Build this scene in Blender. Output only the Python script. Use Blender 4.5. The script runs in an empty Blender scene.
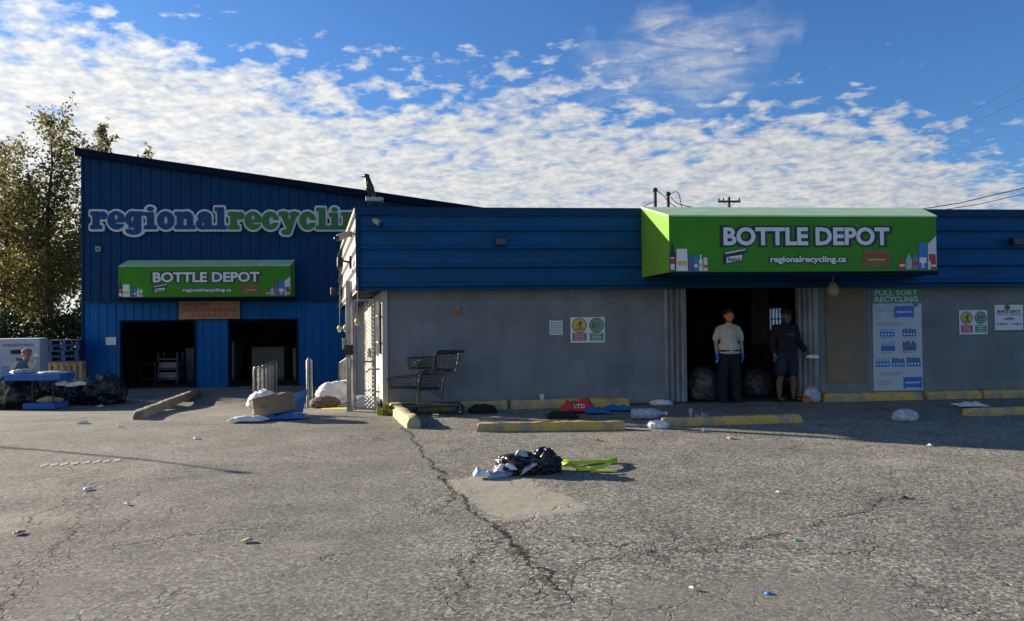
import bpy, bmesh, math, random
import numpy as np
from mathutils import Vector, Matrix, noise
random.seed(7)
SC = bpy.context.scene
COL = SC.collection
R = math.radians
F = 740.0
CAMH = 1.6

# ------------------------------------------------------------------ camera
cd = bpy.data.cameras.new('camera')
cam = bpy.data.objects.new('camera', cd); COL.objects.link(cam)
cd.sensor_width = 36.0; cd.lens = 36.0 * F / 1024; cd.clip_end = 3000; cd.clip_start = 0.05
CM = Matrix.Translation((0, 0, CAMH)) @ Matrix.Rotation(R(90 + 0.77), 4, 'X') @ Matrix.Rotation(R(-0.63), 4, 'Z')
cam.matrix_world = CM
SC.camera = cam
_r = CM.to_3x3() @ Vector((1, 0, 0)); _u = CM.to_3x3() @ Vector((0, 1, 0)); _f = CM.to_3x3() @ Vector((0, 0, -1))
def ray(px, py):
    return _f + _r * ((px - 512) / F) + _u * ((310.5 - py) / F)
def ss(t):
    t = max(0.0, min(1.0, t)); return t * t * (3 - 2 * t)
def gz(X, Y):
    return -0.4 * ss((Y - 12) / 7) * ss((-2.2 - X) / 2.5)
def G(px, py, dz=0.0):
    d = ray(px, py); t = 10.0
    for _ in range(60):
        p = Vector((0, 0, CAMH)) + d * t
        z = gz(p.x, p.y) + dz
        t += 0.7 * ((z - CAMH) / d.z - t)
    p = Vector((0, 0, CAMH)) + d * t
    return Vector((p.x, p.y, gz(p.x, p.y) + dz))
def P(px, py, Y):
    d = ray(px, py); return Vector((0, 0, CAMH)) + d * (Y / d.y)

class Fr:
    def __init__(s, o, rz):
        s.o = Vector(o); s.rz = rz; s.M = Matrix.Translation(s.o) @ Matrix.Rotation(rz, 4, 'Z'); s.I = s.M.inverted()
    def hit(s, px, py, y=0.0):
        o = s.I @ Vector((0, 0, CAMH)); d = s.I.to_3x3() @ ray(px, py)
        t = (y - o.y) / d.y; p = o + d * t
        return p.x, p.z
    def w(s, x, y, z): return s.M @ Vector((x, y, z))
FA = Fr((-2.34, 13.45, 0), R(5.5))
_pb = P(212, 387.5, 23.2)
FB = Fr((_pb.x, _pb.y, -0.4), R(5.5))

# ------------------------------------------------------------------ mesh builder
class MB:
    def __init__(s): s.v = []; s.f = []; s.m = []; s.mi = 0
    def add(s, vs, fs):
        b = len(s.v); s.v += [tuple(v) for v in vs]
        for f in fs: s.f.append(tuple(b + i for i in f)); s.m.append(s.mi)
        return s
    def box(s, x0, x1, y0, y1, z0, z1, M=None):
        vs = [Vector((x, y, z)) for z in (z0, z1) for y in (y0, y1) for x in (x0, x1)]
        if M is not None: vs = [M @ v for v in vs]
        return s.add(vs, [(0, 2, 3, 1), (4, 5, 7, 6), (0, 1, 5, 4), (1, 3, 7, 5), (3, 2, 6, 7), (2, 0, 4, 6)])
    def quad(s, a, b, c, d): return s.add([a, b, c, d], [(0, 1, 2, 3)])
    def prism(s, poly, y0, y1):          # poly in xz
        n = len(poly)
        vs = [(x, y0, z) for x, z in poly] + [(x, y1, z) for x, z in poly]
        fs = [tuple(range(n)), tuple(range(2 * n - 1, n - 1, -1))]
        fs += [(i, n + i, n + (i + 1) % n, (i + 1) % n) for i in range(n)]
        return s.add(vs, fs)
    def slab(s, poly, z0, z1):           # poly in xy
        n = len(poly)
        vs = [(x, y, z0) for x, y in poly] + [(x, y, z1) for x, y in poly]
        fs = [tuple(range(n - 1, -1, -1)), tuple(range(n, 2 * n))]
        fs += [(i, (i + 1) % n, n + (i + 1) % n, n + i) for i in range(n)]
        return s.add(vs, fs)
    def tube(s, pts, r, seg=8, r2=None, caps=True):
        pts = [Vector(p) for p in pts]; n = len(pts); rings = []
        up = Vector((0, 0, 1)); prev = None; vs = []
        for i, p in enumerate(pts):
            t = (pts[min(i + 1, n - 1)] - pts[max(i - 1, 0)]).normalized()
            if prev is None:
                a = t.cross(up)
                if a.length < 1e-3: a = t.cross(Vector((1, 0, 0)))
            else:
                a = prev - t * prev.dot(t)
                if a.length < 1e-4: a = t.cross(up)
            a.normalize(); b = t.cross(a); prev = a
            if isinstance(r, (list, tuple)): rr = r[i]
            else: rr = r if r2 is None else r + (r2 - r) * i / (n - 1)
            for k in range(seg):
                an = 2 * math.pi * k / seg
                vs.append(p + (a * math.cos(an) + b * math.sin(an)) * rr)
        fs = []
        for i in range(n - 1):
            for k in range(seg):
                k2 = (k + 1) % seg
                fs.append((i * seg + k, i * seg + k2, (i + 1) * seg + k2, (i + 1) * seg + k))
        if caps:
            fs.append(tuple(range(seg - 1, -1, -1))); fs.append(tuple((n - 1) * seg + k for k in range(seg)))
        return s.add(vs, fs)
    def lathe(s, c, prof, seg=16, axis='z'):   # prof (r,h)
        vs = []; c = Vector(c)
        for r, h in prof:
            for k in range(seg):
                a = 2 * math.pi * k / seg
                if axis == 'z': q = Vector((r * math.cos(a), r * math.sin(a), h))
                elif axis == 'y': q = Vector((r * math.cos(a), h, r * math.sin(a)))
                else: q = Vector((h, r * math.cos(a), r * math.sin(a)))
                vs.append(c + q)
        fs = []
        for i in range(len(prof) - 1):
            for k in range(seg):
                k2 = (k + 1) % seg
                fs.append((i * seg + k, i * seg + k2, (i + 1) * seg + k2, (i + 1) * seg + k))
        fs.append(tuple(range(seg - 1, -1, -1))); fs.append(tuple((len(prof) - 1) * seg + k for k in range(seg)))
        return s.add(vs, fs)
    def ell(s, c, rx, ry, rz, seg=16, ring=10, M=None):
        c = Vector(c); vs = []; fs = []
        for i in range(ring + 1):
            th = math.pi * i / ring
            for k in range(seg):
                a = 2 * math.pi * k / seg
                q = Vector((rx * math.sin(th) * math.cos(a), ry * math.sin(th) * math.sin(a), rz * math.cos(th)))
                if M is not None: q = M @ q
                vs.append(c + q)
        for i in range(ring):
            for k in range(seg):
                k2 = (k + 1) % seg
                fs.append((i * seg + k, (i + 1) * seg + k, (i + 1) * seg + k2, i * seg + k2))
        return s.add(vs, fs)
    def cap(s, a, b, ra, rb, seg=12):          # tapered capsule
        a = Vector(a); b = Vector(b); t = (b - a).normalized(); pts = []; rs = []
        for k in range(5):
            an = math.pi / 2 * k / 5; pts.append(a - t * ra * math.cos(an)); rs.append(max(ra * math.sin(an), 1e-4))
        pts.append(a); rs.append(ra); pts.append(b); rs.append(rb)
        for k in range(1, 6):
            an = math.pi / 2 * k / 5; pts.append(b + t * rb * math.sin(an)); rs.append(max(rb * math.cos(an), 1e-4))
        return s.tube(pts, rs, seg)
    def chain(s, pts, rs):
        for i in range(len(pts) - 1): s.cap(pts[i], pts[i + 1], rs[i], rs[i + 1])
        return s

def mkmesh(mb, name, smooth=False, weld=False):
    me = bpy.data.meshes.new(name)
    me.from_pydata(mb.v, [], mb.f)
    if max(mb.m, default=0) > 0: me.polygons.foreach_set('material_index', mb.m)
    if smooth == 'auto':
        me.polygons.foreach_set('use_smooth', [True] * len(me.polygons)); me.update()
        me.set_sharp_from_angle(angle=R(40))
    elif smooth: me.polygons.foreach_set('use_smooth', [True] * len(me.polygons))
    me.update()
    bm = bmesh.new(); bm.from_mesh(me)
    if weld: bmesh.ops.remove_doubles(bm, verts=bm.verts, dist=1e-5)
    bmesh.ops.recalc_face_normals(bm, faces=bm.faces)
    bm.to_mesh(me); bm.free()
    return me
def tag(o, label=None, cat=None, group=None, kind=None):
    if label: o['label'] = label
    if cat: o['category'] = cat
    if group: o['group'] = group
    if kind: o['kind'] = kind
    return o
def thing(name, label, cat, loc=(0, 0, 0), rz=0.0, group=None):
    o = bpy.data.objects.new(name, None); COL.objects.link(o); o.empty_display_size = 0.2
    o.location = loc; o.rotation_euler = (0, 0, rz)
    return tag(o, label, cat, group)
def obj(name, mb, mats, parent=None, smooth=False, loc=None, rz=0.0, weld=False, bevel=0, label=None):
    me = mb if isinstance(mb, bpy.types.Mesh) else mkmesh(mb, name, smooth, weld)
    for m in (mats if isinstance(mats, (list, tuple)) else [mats]): me.materials.append(m)
    o = bpy.data.objects.new(name, me); COL.objects.link(o)
    if parent is not None: o.parent = parent
    if loc is not None: o.location = loc
    if rz: o.rotation_euler = (0, 0, rz)
    if bevel:
        b = o.modifiers.new('bevel', 'BEVEL'); b.width = bevel; b.segments = 2; b.limit_method = 'ANGLE'
    if label: o['label'] = label
    return o
def single(name, mb, mats, label, cat, loc=(0, 0, 0), rz=0.0, group=None, **k):
    return tag(obj(name, mb, mats, None, loc=loc, rz=rz, **k), label, cat, group)
def struct(name, mb, mats, **k):
    return tag(obj(name, mb, mats, **k), kind='structure')
def dup(root, loc, rz, label):
    r = root.copy(); COL.objects.link(r); r.location = loc; r.rotation_euler = (0, 0, rz); r['label'] = label
    for ch in list(root.children):
        c = ch.copy(); COL.objects.link(c); c.parent = r
        for g in list(ch.children):
            d = g.copy(); COL.objects.link(d); d.parent = c
    return r
def remesh(mb, vox=0.012, smooth_it=3, name='form'):
    me = mkmesh(mb, name); o = bpy.data.objects.new('tmp', me); COL.objects.link(o)
    m = o.modifiers.new('r', 'REMESH'); m.mode = 'VOXEL'; m.voxel_size = vox; m.use_smooth_shade = True
    if smooth_it:
        s = o.modifiers.new('s', 'SMOOTH'); s.factor = 0.5; s.iterations = smooth_it
    dg = bpy.context.evaluated_depsgraph_get()
    out = bpy.data.meshes.new_from_object(o.evaluated_get(dg))
    bpy.data.objects.remove(o); out.materials.clear()
    out.polygons.foreach_set('use_smooth', [True] * len(out.polygons))
    return out

# ------------------------------------------------------------------ materials
def srgb(r, g, b):
    f = lambda c: c / 12.92 if c <= 0.04045 else ((c + 0.055) / 1.055) ** 2.4
    return (f(r / 255), f(g / 255), f(b / 255), 1)
def N(nt, t, **k):
    n = nt.nodes.new(t)
    for a, b in k.items(): setattr(n, a, b)
    return n
def math_(nt, op, a, b=None, c=None, clamp=False):
    n = N(nt, 'ShaderNodeMath', operation=op, use_clamp=clamp)
    for i, v in enumerate((a, b, c)):
        if v is None: continue
        if isinstance(v, (int, float)): n.inputs[i].default_value = v
        else: nt.links.new(v, n.inputs[i])
    return n.outputs[0]
def mixc(nt, fac, a, b, mode='MIX'):
    n = N(nt, 'ShaderNodeMix', data_type='RGBA', blend_type=mode)
    for i, v in ((0, fac), (6, a), (7, b)):
        if isinstance(v, (int, float)): n.inputs[i].default_value = v
        elif isinstance(v, (tuple, list)): n.inputs[i].default_value = v
        else: nt.links.new(v, n.inputs[i])
    return n.outputs[2]
def ramp(nt, v, pts):
    n = N(nt, 'ShaderNodeValToRGB'); nt.links.new(v, n.inputs[0]); cr = n.color_ramp
    while len(cr.elements) < len(pts): cr.elements.new(0.5)
    for e, (p, c) in zip(cr.elements, pts):
        e.position = p; e.color = c if isinstance(c, (tuple, list)) else (c, c, c, 1)
    return n.outputs[0]
def noise_(nt, co, scale, detail=4, rough=0.55, dist=0.0):
    n = N(nt, 'ShaderNodeTexNoise'); n.inputs['Scale'].default_value = scale; n.inputs['Detail'].default_value = detail
    n.inputs['Roughness'].default_value = rough; n.inputs['Distortion'].default_value = dist
    nt.links.new(co, n.inputs['Vector']); return n.outputs['Fac']
def vmap(nt, co, scale=(1, 1, 1), loc=(0, 0, 0), rot=(0, 0, 0)):
    n = N(nt, 'ShaderNodeMapping'); n.inputs['Scale'].default_value = scale; n.inputs['Location'].default_value = loc; n.inputs['Rotation'].default_value = rot
    nt.links.new(co, n.inputs[0]); return n.outputs[0]
def base(name):
    m = bpy.data.materials.new(name); m.use_nodes = True; nt = m.node_tree
    b = nt.nodes['Principled BSDF']; tc = N(nt, 'ShaderNodeTexCoord')
    return m, nt, b, tc.outputs['Object']
def bump(nt, b, h, s=0.3, d=0.01):
    n = N(nt, 'ShaderNodeBump'); n.inputs['Strength'].default_value = s; n.inputs['Distance'].default_value = d
    nt.links.new(h, n.inputs['Height']); nt.links.new(n.outputs[0], b.inputs['Normal'])
def mat(name, c, rough=0.6, metal=0.0, var=0.25, vs=3.0, dirt=None, dirt_amt=0.0, ds=2.0, bmp=0.0, bs=40.0, stretch=(1, 1, 1), rvar=0.1, spec=None, trans=0.0, alpha=1.0):
    m, nt, b, co = base(name)
    if len(c) == 3: c = (*c, 1)
    cm = vmap(nt, co, stretch)
    n1 = noise_(nt, cm, vs, 5)
    lo = tuple(x * (1 - var) for x in c[:3]) + (1,); hi = tuple(min(1, x * (1 + var)) for x in c[:3]) + (1,)
    col = ramp(nt, n1, [(0.3, lo), (0.7, hi)])
    if dirt is not None:
        n2 = noise_(nt, cm, ds, 7, 0.65)
        a = ramp(nt, n2, [(0.5 - dirt_amt * 0.3, 0.0), (0.62, 1.0 * dirt_amt)])
        col = mixc(nt, a, col, (*dirt[:3], 1))
    nt.links.new(col, b.inputs['Base Color'])
    rr = ramp(nt, n1, [(0.3, max(0, rough - rvar)), (0.7, min(1, rough + rvar))])
    nt.links.new(rr, b.inputs['Roughness'])
    b.inputs['Metallic'].default_value = metal
    if spec is not None: b.inputs['Specular IOR Level'].default_value = spec
    if trans: b.inputs['Transmission Weight'].default_value = trans
    if alpha < 1: b.inputs['Alpha'].default_value = alpha
    if bmp: bump(nt, b, noise_(nt, co, bs, 6, 0.6), bmp, 0.01)
    return m
M = {}
M['blue_dark'] = mat('blue_steel_cladding', (0.001, 0.047, 0.13), 0.5, 0, 0.22, 1.2, (0.008, 0.03, 0.075), 0.5, 3, stretch=(1, 1, .35), spec=.12, bmp=.15, bs=6)
M['blue_mid'] = mat('blue_lower_cladding', (0.001, 0.125, 0.36), 0.5, 0, 0.16, 1.5, (0.012, 0.065, 0.17), 0.5, 3, stretch=(1, 1, .3), spec=.12, bmp=.15, bs=6)
M['blue_fascia'] = mat('blue_fascia_metal', (0.001, 0.076, 0.215), 0.42, 0, 0.2, 1.5, (0.012, 0.04, 0.09), 0.6, 4, stretch=(.3, 1, 1.2), spec=.15, bmp=.2, bs=5)
M['eave'] = mat('dark_roof_edge', (0.003, 0.009, 0.025), 0.7, 0, 0.3, 2, spec=.1)
M['white_metal'] = mat('weathered_pale_metal', (0.27, 0.27, 0.255), 0.5, 0, 0.12, 3, (0.28, 0.25, 0.2), 0.5, 5, stretch=(1, 1, .4))
M['white_paint'] = mat('white_wall_paint', (0.42, 0.41, 0.38), 0.6, 0, 0.07, 2, (0.4, 0.37, 0.3), 0.4, 3, bmp=.1, stretch=(1, 1, .5))
M['galv'] = mat('galvanised_steel', (0.33, 0.34, 0.34), 0.4, 0.7, 0.25, 9, (0.16, 0.13, 0.1), 0.4, 6)
M['black_metal'] = mat('black_metal', (0.016, 0.016, 0.018), 0.45, 0.2, 0.3, 6)
M['cart_metal'] = mat('dark_cart_wire', (0.085, 0.09, 0.095), 0.3, 0.7, 0.4, 15, (0.12, 0.07, 0.04), 0.3, 9)
M['dimsteel'] = mat('dull_dark_steel', (0.10, 0.10, 0.10), 0.6, 0.1, 0.3, 6)
M['shutter'] = mat('fluted_grey_metal', (0.36, 0.365, 0.36), 0.5, 0.1, 0.25, 2, (0.07, 0.06, 0.05), 0.7, 3, stretch=(1, 1, .3))
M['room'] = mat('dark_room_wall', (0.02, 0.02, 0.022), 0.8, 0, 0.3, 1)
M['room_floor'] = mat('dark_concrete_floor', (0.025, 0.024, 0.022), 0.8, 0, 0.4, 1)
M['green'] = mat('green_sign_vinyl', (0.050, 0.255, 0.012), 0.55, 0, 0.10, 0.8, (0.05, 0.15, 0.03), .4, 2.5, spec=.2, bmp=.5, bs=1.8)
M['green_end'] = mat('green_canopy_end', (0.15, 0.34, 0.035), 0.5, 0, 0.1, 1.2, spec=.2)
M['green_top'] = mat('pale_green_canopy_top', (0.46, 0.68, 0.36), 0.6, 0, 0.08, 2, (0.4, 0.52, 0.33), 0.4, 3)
M['sign_white'] = mat('sign_white', (0.68, 0.69, 0.70), 0.4, 0, 0.04, 2)
M['sign_black'] = mat('sign_black', (0.01, 0.012, 0.014), 0.4, 0, 0.2, 2)
M['sign_navy'] = mat('sign_letter_blue', (0.001, 0.052, 0.165), 0.8, 0, 0.1, 2)
M['sign_green'] = mat('sign_letter_green', (0.012, 0.15, 0.02), 0.5, 0, 0.12, 2)
M['sign_grey'] = mat('sign_backing_grey', (0.56, 0.60, 0.62), 0.5, 0, 0.06, 2)
M['sign_orange'] = mat('orange_brown_board', (0.38, 0.17, 0.07), 0.6, 0, 0.2, 3)
M['sign_brown'] = mat('brown_sign_patch', (0.20, 0.11, 0.04), 0.6, 0, 0.4, 14)
M['red'] = mat('red_print', (0.42, 0.03, 0.03), 0.5, 0, 0.1, 4)
M['yellow'] = mat('yellow_print', (0.60, 0.45, 0.05), 0.5, 0, 0.1, 4)
M['poster_blue'] = mat('poster_blue', (0.02, 0.16, 0.50), 0.4, 0, 0.1, 5)
M['poster_lblue'] = mat('poster_light_blue', (0.2, 0.40, 0.62), 0.4, 0, 0.2, 15)
M['poster_bg'] = mat('poster_pale', (0.50, 0.54, 0.57), 0.45, 0, 0.05, 2)
M['poster_green'] = mat('poster_green', (0.03, 0.26, 0.08), 0.45, 0, 0.1, 2)
M['paper'] = mat('notice_paper', (0.62, 0.63, 0.63), 0.7, 0, 0.05, 9)
M['ink'] = mat('ink', (0.06, 0.07, 0.08), 0.7, 0, 0.1, 9)
M['bag_black'] = mat('black_bin_bag', (0.012, 0.013, 0.015), 0.33, 0, 0.2, 8, bmp=.6, bs=14)
M['bag_white'] = mat('white_plastic_bag', (0.72, 0.73, 0.72), 0.4, 0, 0.08, 8, bmp=.5, bs=18)
M['bag_clear'] = mat('cloudy_plastic', (0.38, 0.42, 0.46), 0.25, 0, 0.3, 16, bmp=.6, bs=30)
M['bag_cans'] = mat('clear_bag_full_of_cans', (0.022, 0.025, 0.026), 0.35, 0, 0.9, 18, (0.12, 0.125, 0.13), 0.6, 20, bmp=1, bs=25)
M['tarp'] = mat('blue_plastic_sheet', (0.015, 0.12, 0.34), 0.4, 0, 0.2, 8, bmp=.5, bs=18)
M['blue_plastic'] = mat('blue_plastic', (0.012, 0.12, 0.42), 0.4, 0, 0.2, 6)
M['blue_pallet'] = mat('blue_painted_wood', (0.005, 0.04, 0.14), 0.7, 0, 0.3, 8)
M['wood'] = mat('weathered_wood', (0.20, 0.165, 0.115), 0.8, 0, 0.35, 7, bmp=.3)
M['cardboard'] = mat('brown_cardboard', (0.27, 0.19, 0.11), 0.85, 0, 0.25, 5, (0.12, 0.08, 0.05), .5, 5, bmp=.4, bs=12)
M['sack'] = mat('brown_sack_cloth', (0.13, 0.10, 0.06), 0.9, 0, 0.3, 12, bmp=.6, bs=30)
M['redcloth'] = mat('red_cloth', (0.50, 0.045, 0.03), 0.85, 0, 0.2, 8, bmp=.5, bs=20)
M['lime'] = mat('lime_safety_fabric', (0.60, 0.80, 0.03), 0.6, 0, 0.15, 9, (0.5, 0.3, 0.02), .4, 6)
M['litter_white'] = mat('litter_white', (0.75, 0.75, 0.72), 0.6, 0, 0.1, 20)
M['litter_brown'] = mat('litter_tan', (0.45, 0.33, 0.2), 0.8, 0, 0.2, 20)
M['litter_green'] = mat('litter_green', (0.02, 0.40, 0.12), 0.4)
M['litter_blue'] = mat('litter_blue', (0.05, 0.25, 0.65), 0.4)
M['litter_orange'] = mat('litter_orange', (0.45, 0.14, 0.04), 0.5)
M['bin'] = mat('pale_grey_bin_metal', (0.60, 0.63, 0.66), 0.5, 0, 0.08, 2, (0.4, 0.31, 0.32), .5, 3)
M['pale_box'] = mat('pale_plastic', (0.20, 0.20, 0.19), 0.6, 0, 0.15, 4)
M['skin'] = mat('skin', (0.42, 0.24, 0.16), 0.55, 0, 0.06, 12)
M['skin_dark'] = mat('tanned_skin', (0.15, 0.08, 0.055), 0.55, 0, 0.06, 12)
M['hair'] = mat('dark_hair', (0.015, 0.012, 0.01), 0.7, 0, 0.3, 40, bmp=.5, bs=90)
M['cream'] = mat('cream_tshirt', (0.52, 0.48, 0.40), 0.9, 0, 0.06, 6, bmp=.4, bs=9)
M['navy'] = mat('navy_cloth', (0.006, 0.008, 0.014), 0.9, 0, 0.2, 8, bmp=.4, bs=9)
M['black_cloth'] = mat('black_cloth', (0.010, 0.011, 0.013), 0.9, 0, 0.2, 8, bmp=.4, bs=9)
M['shorts'] = mat('dark_blue_shorts', (0.010, 0.020, 0.042), 0.9, 0, 0.2, 8, bmp=.4, bs=9)
M['glove'] = mat('blue_glove', (0.02, 0.10, 0.42), 0.5)
M['orange_cloth'] = mat('orange_cloth', (0.95, 0.20, 0.07), 0.8)
M['pinkcap'] = mat('dusty_red_cap', (0.45, 0.12, 0.11), 0.8)
M['greycloth'] = mat('grey_cloth', (0.10, 0.12, 0.15), 0.9, bmp=.4, bs=9)
M['crow'] = mat('black_feathers', (0.012, 0.012, 0.014), 0.4, 0, 0.3, 30, bmp=.4, bs=60)
M['nest'] = mat('tan_paper_shell', (0.42, 0.36, 0.26), 0.85, 0, 0.25, 14, bmp=.5, bs=30)
M['rubber'] = mat('rubber', (0.02, 0.02, 0.02), 0.8)
M['bark'] = mat('bark', (0.09, 0.07, 0.05), 0.9, 0, 0.4, 12, bmp=.6, bs=20)
M['pole_wood'] = mat('dark_pole_wood', (0.06, 0.05, 0.045), 0.9, 0, 0.3, 5)
M['tan_panel'] = mat('tan_painted_board', (0.26, 0.185, 0.09), 0.75, 0, 0.12, 1.5, (0.09, 0.10, 0.10), .55, 2.0)
M['roof'] = mat('roof_membrane', (0.12, 0.12, 0.12), 0.8, 0, 0.2, 1)

def leafmat(name, cols, trans=0.55):
    m, nt, b, co = base(name)
    n = noise_(nt, co, 2.3, 6, 0.75)
    col = ramp(nt, n, [(0.28 + 0.44 * i / (len(cols) - 1), (*c, 1)) for i, c in enumerate(cols)])
    nt.links.new(col, b.inputs['Base Color']); b.inputs['Roughness'].default_value = 0.6
    tr = N(nt, 'ShaderNodeBsdfTranslucent'); nt.links.new(col, tr.inputs[0])
    mx = N(nt, 'ShaderNodeMixShader'); mx.inputs[0].default_value = trans
    nt.links.new(b.outputs[0], mx.inputs[1]); nt.links.new(tr.outputs[0], mx.inputs[2])
    nt.links.new(mx.outputs[0], nt.nodes['Material Output'].inputs[0]); return m
M['leaf_autumn'] = leafmat('autumn_leaves', [(0.035, 0.055, 0.015), (0.10, 0.105, 0.03), (0.19, 0.165, 0.05), (0.32, 0.24, 0.08)])
M['leaf_dark'] = leafmat('dark_leaves', [(0.012, 0.025, 0.008), (0.025, 0.045, 0.012), (0.05, 0.06, 0.018)], 0.25)
M['weed'] = leafmat('weed_leaves', [(0.06, 0.10, 0.02), (0.25, 0.22, 0.03)], 0.3)

def asphalt():
    m, nt, b, _ = base('asphalt')
    g = N(nt, 'ShaderNodeNewGeometry').outputs['Position']
    sep = N(nt, 'ShaderNodeSeparateXYZ'); nt.links.new(g, sep.inputs[0]); X, Y = sep.outputs[0], sep.outputs[1]
    # aggregate
    vo = N(nt, 'ShaderNodeTexVoronoi'); vo.inputs['Scale'].default_value = 52; nt.links.new(g, vo.inputs['Vector'])
    sepc = N(nt, 'ShaderNodeSeparateColor'); nt.links.new(vo.outputs['Color'], sepc.inputs[0])
    n_f = noise_(nt, g, 34, 5, 0.75); n_m = noise_(nt, g, 1.3, 6, 0.6); n_l = noise_(nt, g, 0.28, 4, 0.5)
    # seam: the right part is coarser chip seal
    wob = math_(nt, 'MULTIPLY_ADD', noise_(nt, g, 1.5, 5), 0.9, -0.45)
    side = math_(nt, 'ADD', math_(nt, 'ADD', X, math_(nt, 'MULTIPLY', Y, 0.12)), wob)   # >0 right
    coarse = ramp(nt, math_(nt, 'MULTIPLY_ADD', side, 1.2, 0.5), [(0.2, 0.78), (0.8, 1.0)])
    c1 = ramp(nt, n_f, [(0.28, (0.06, 0.057, 0.052, 1)), (0.5, (0.25, 0.24, 0.216, 1)), (0.70, (0.56, 0.54, 0.49, 1))])
    stone = ramp(nt, sepc.outputs[0], [(0.0, (0.07, 0.066, 0.06, 1)), (0.45, (0.25, 0.24, 0.216, 1)), (0.85, (0.48, 0.46, 0.42, 1)), (1.0, (0.75, 0.71, 0.65, 1))])
    col = mixc(nt, math_(nt, 'MULTIPLY', coarse, 0.7), c1, stone)
    smooth = ramp(nt, n_f, [(0.3, (0.18, 0.172, 0.157, 1)), (0.7, (0.30, 0.289, 0.265, 1))])
    col = mixc(nt, math_(nt, 'SUBTRACT', 1.0, coarse), col, smooth)
    col = mixc(nt, 1.0, col, ramp(nt, n_m, [(0.3, 0.74), (0.7, 1.16)]), 'MULTIPLY')
    col = mixc(nt, 1.0, col, ramp(nt, n_l, [(0.3, 0.84), (0.7, 1.12)]), 'MULTIPLY')
    # sandy worn spots
    sp = ramp(nt, noise_(nt, vmap(nt, g, (0.55, 1.1, 1), (3, 7, 0)), 1.1, 6, 0.55), [(0.64, 0.0), (0.73, 0.7)])
    col = mixc(nt, sp, col, (0.37, 0.345, 0.30, 1))
    # oil stains
    so = ramp(nt, noise_(nt, vmap(nt, g, (0.8, 0.8, 1), (13, 2, 0)), 0.9, 5, 0.5), [(0.66, 0.0), (0.76, 0.5)])
    col = mixc(nt, so, col, (0.12, 0.115, 0.105, 1))
    # cracks, two scales
    cr = []
    dn = N(nt, 'ShaderNodeTexNoise'); dn.inputs['Scale'].default_value = 2.2; dn.inputs['Detail'].default_value = 7; nt.links.new(g, dn.inputs['Vector'])
    vs = N(nt, 'ShaderNodeVectorMath', operation='SCALE'); vs.inputs['Scale'].default_value = 0.75; nt.links.new(dn.outputs['Color'], vs.inputs[0])
    va = N(nt, 'ShaderNodeVectorMath', operation='ADD'); nt.links.new(g, va.inputs[0]); nt.links.new(vs.outputs[0], va.inputs[1])
    for sc, w, ms, lo, hi, off in ((0.62, 0.0035, 0.9, 0.50, 0.60, 0), (1.9, 0.009, 0.9, 0.52, 0.64, 5), (5.5, 0.022, 0.7, 0.60, 0.70, 9)):
        v = N(nt, 'ShaderNodeTexVoronoi', feature='DISTANCE_TO_EDGE'); v.inputs['Scale'].default_value = sc
        nt.links.new(vmap(nt, va.outputs[0], (1, 0.8, 1), (off, off, 0)), v.inputs['Vector'])
        line = ramp(nt, v.outputs['Distance'], [(0.0, 1.0), (w, 0.85), (w * 1.7, 0.0)])
        msk = ramp(nt, noise_(nt, vmap(nt, g, (1, 1, 1), (off * 3, 1, 0)), ms, 3), [(lo, 0.0), (hi, 1.0)])
        cr.append(math_(nt, 'MULTIPLY', line, msk))
    crk = math_(nt, 'MAXIMUM', math_(nt, 'MAXIMUM', cr[0], cr[1]), cr[2])
    col = mixc(nt, math_(nt, 'MULTIPLY', crk, 0.5), col, (0.025, 0.024, 0.022, 1))
    # drawn-out cracks and worn patches: signed distances stored on the ground mesh, wandered by noise
    def attr(nm): n = N(nt, 'ShaderNodeAttribute', attribute_name=nm); return n.outputs['Fac']
    w1 = noise_(nt, g, 2.6, 6, .68); w2 = noise_(nt, vmap(nt, g, (1, 1, 1), (5, 5, 0)), 6, 5, .7); w3 = noise_(nt, vmap(nt, g, (1, 1, 1), (3, 9, 0)), 1.7, 4, .6)
    wig = math_(nt, 'MULTIPLY_ADD', w1, .5, -.25)
    wmod = ramp(nt, w2, [(.3, .15), (.7, 1.0)])
    def band(sd, ud, w):
        d = math_(nt, 'ABSOLUTE', math_(nt, 'ADD', sd, wig))
        v = ramp(nt, math_(nt, 'DIVIDE', d, math_(nt, 'MULTIPLY', wmod, w * 2)), [(0.0, 1.0), (.45, .9), (.9, 0.0)])
        return math_(nt, 'MULTIPLY', v, math_(nt, 'LESS_THAN', ud, .28))
    k1 = band(attr('crack_side'), attr('crack_far'), .022)
    hl = ramp(nt, math_(nt, 'ADD', attr('hole_far'), math_(nt, 'MULTIPLY_ADD', w2, .9, -.27)), [(0.0, 1.0), (.04, .9), (.07, 0.0)])
    k1 = math_(nt, 'MAXIMUM', k1, hl)
    k2 = math_(nt, 'MULTIPLY', band(attr('thin_side'), attr('thin_far'), .011), ramp(nt, w3, [(.42, 0.0), (.52, 1.0)]))
    va2 = N(nt, 'ShaderNodeTexVoronoi', feature='DISTANCE_TO_EDGE'); va2.inputs['Scale'].default_value = 7.0; nt.links.new(va.outputs[0], va2.inputs['Vector'])
    near = math_(nt, 'MINIMUM', attr('hole_far'), math_(nt, 'ADD', math_(nt, 'MINIMUM', attr('crack_far'), attr('thin_far')), .12))
    al_ = math_(nt, 'MULTIPLY', ramp(nt, va2.outputs['Distance'], [(0.0, 1.0), (.035, .8), (.07, 0.0)]), ramp(nt, math_(nt, 'ADD', near, math_(nt, 'MULTIPLY_ADD', w3, .8, -.4)), [(0.0, .75), (.16, .4), (.34, 0.0)]))
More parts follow.
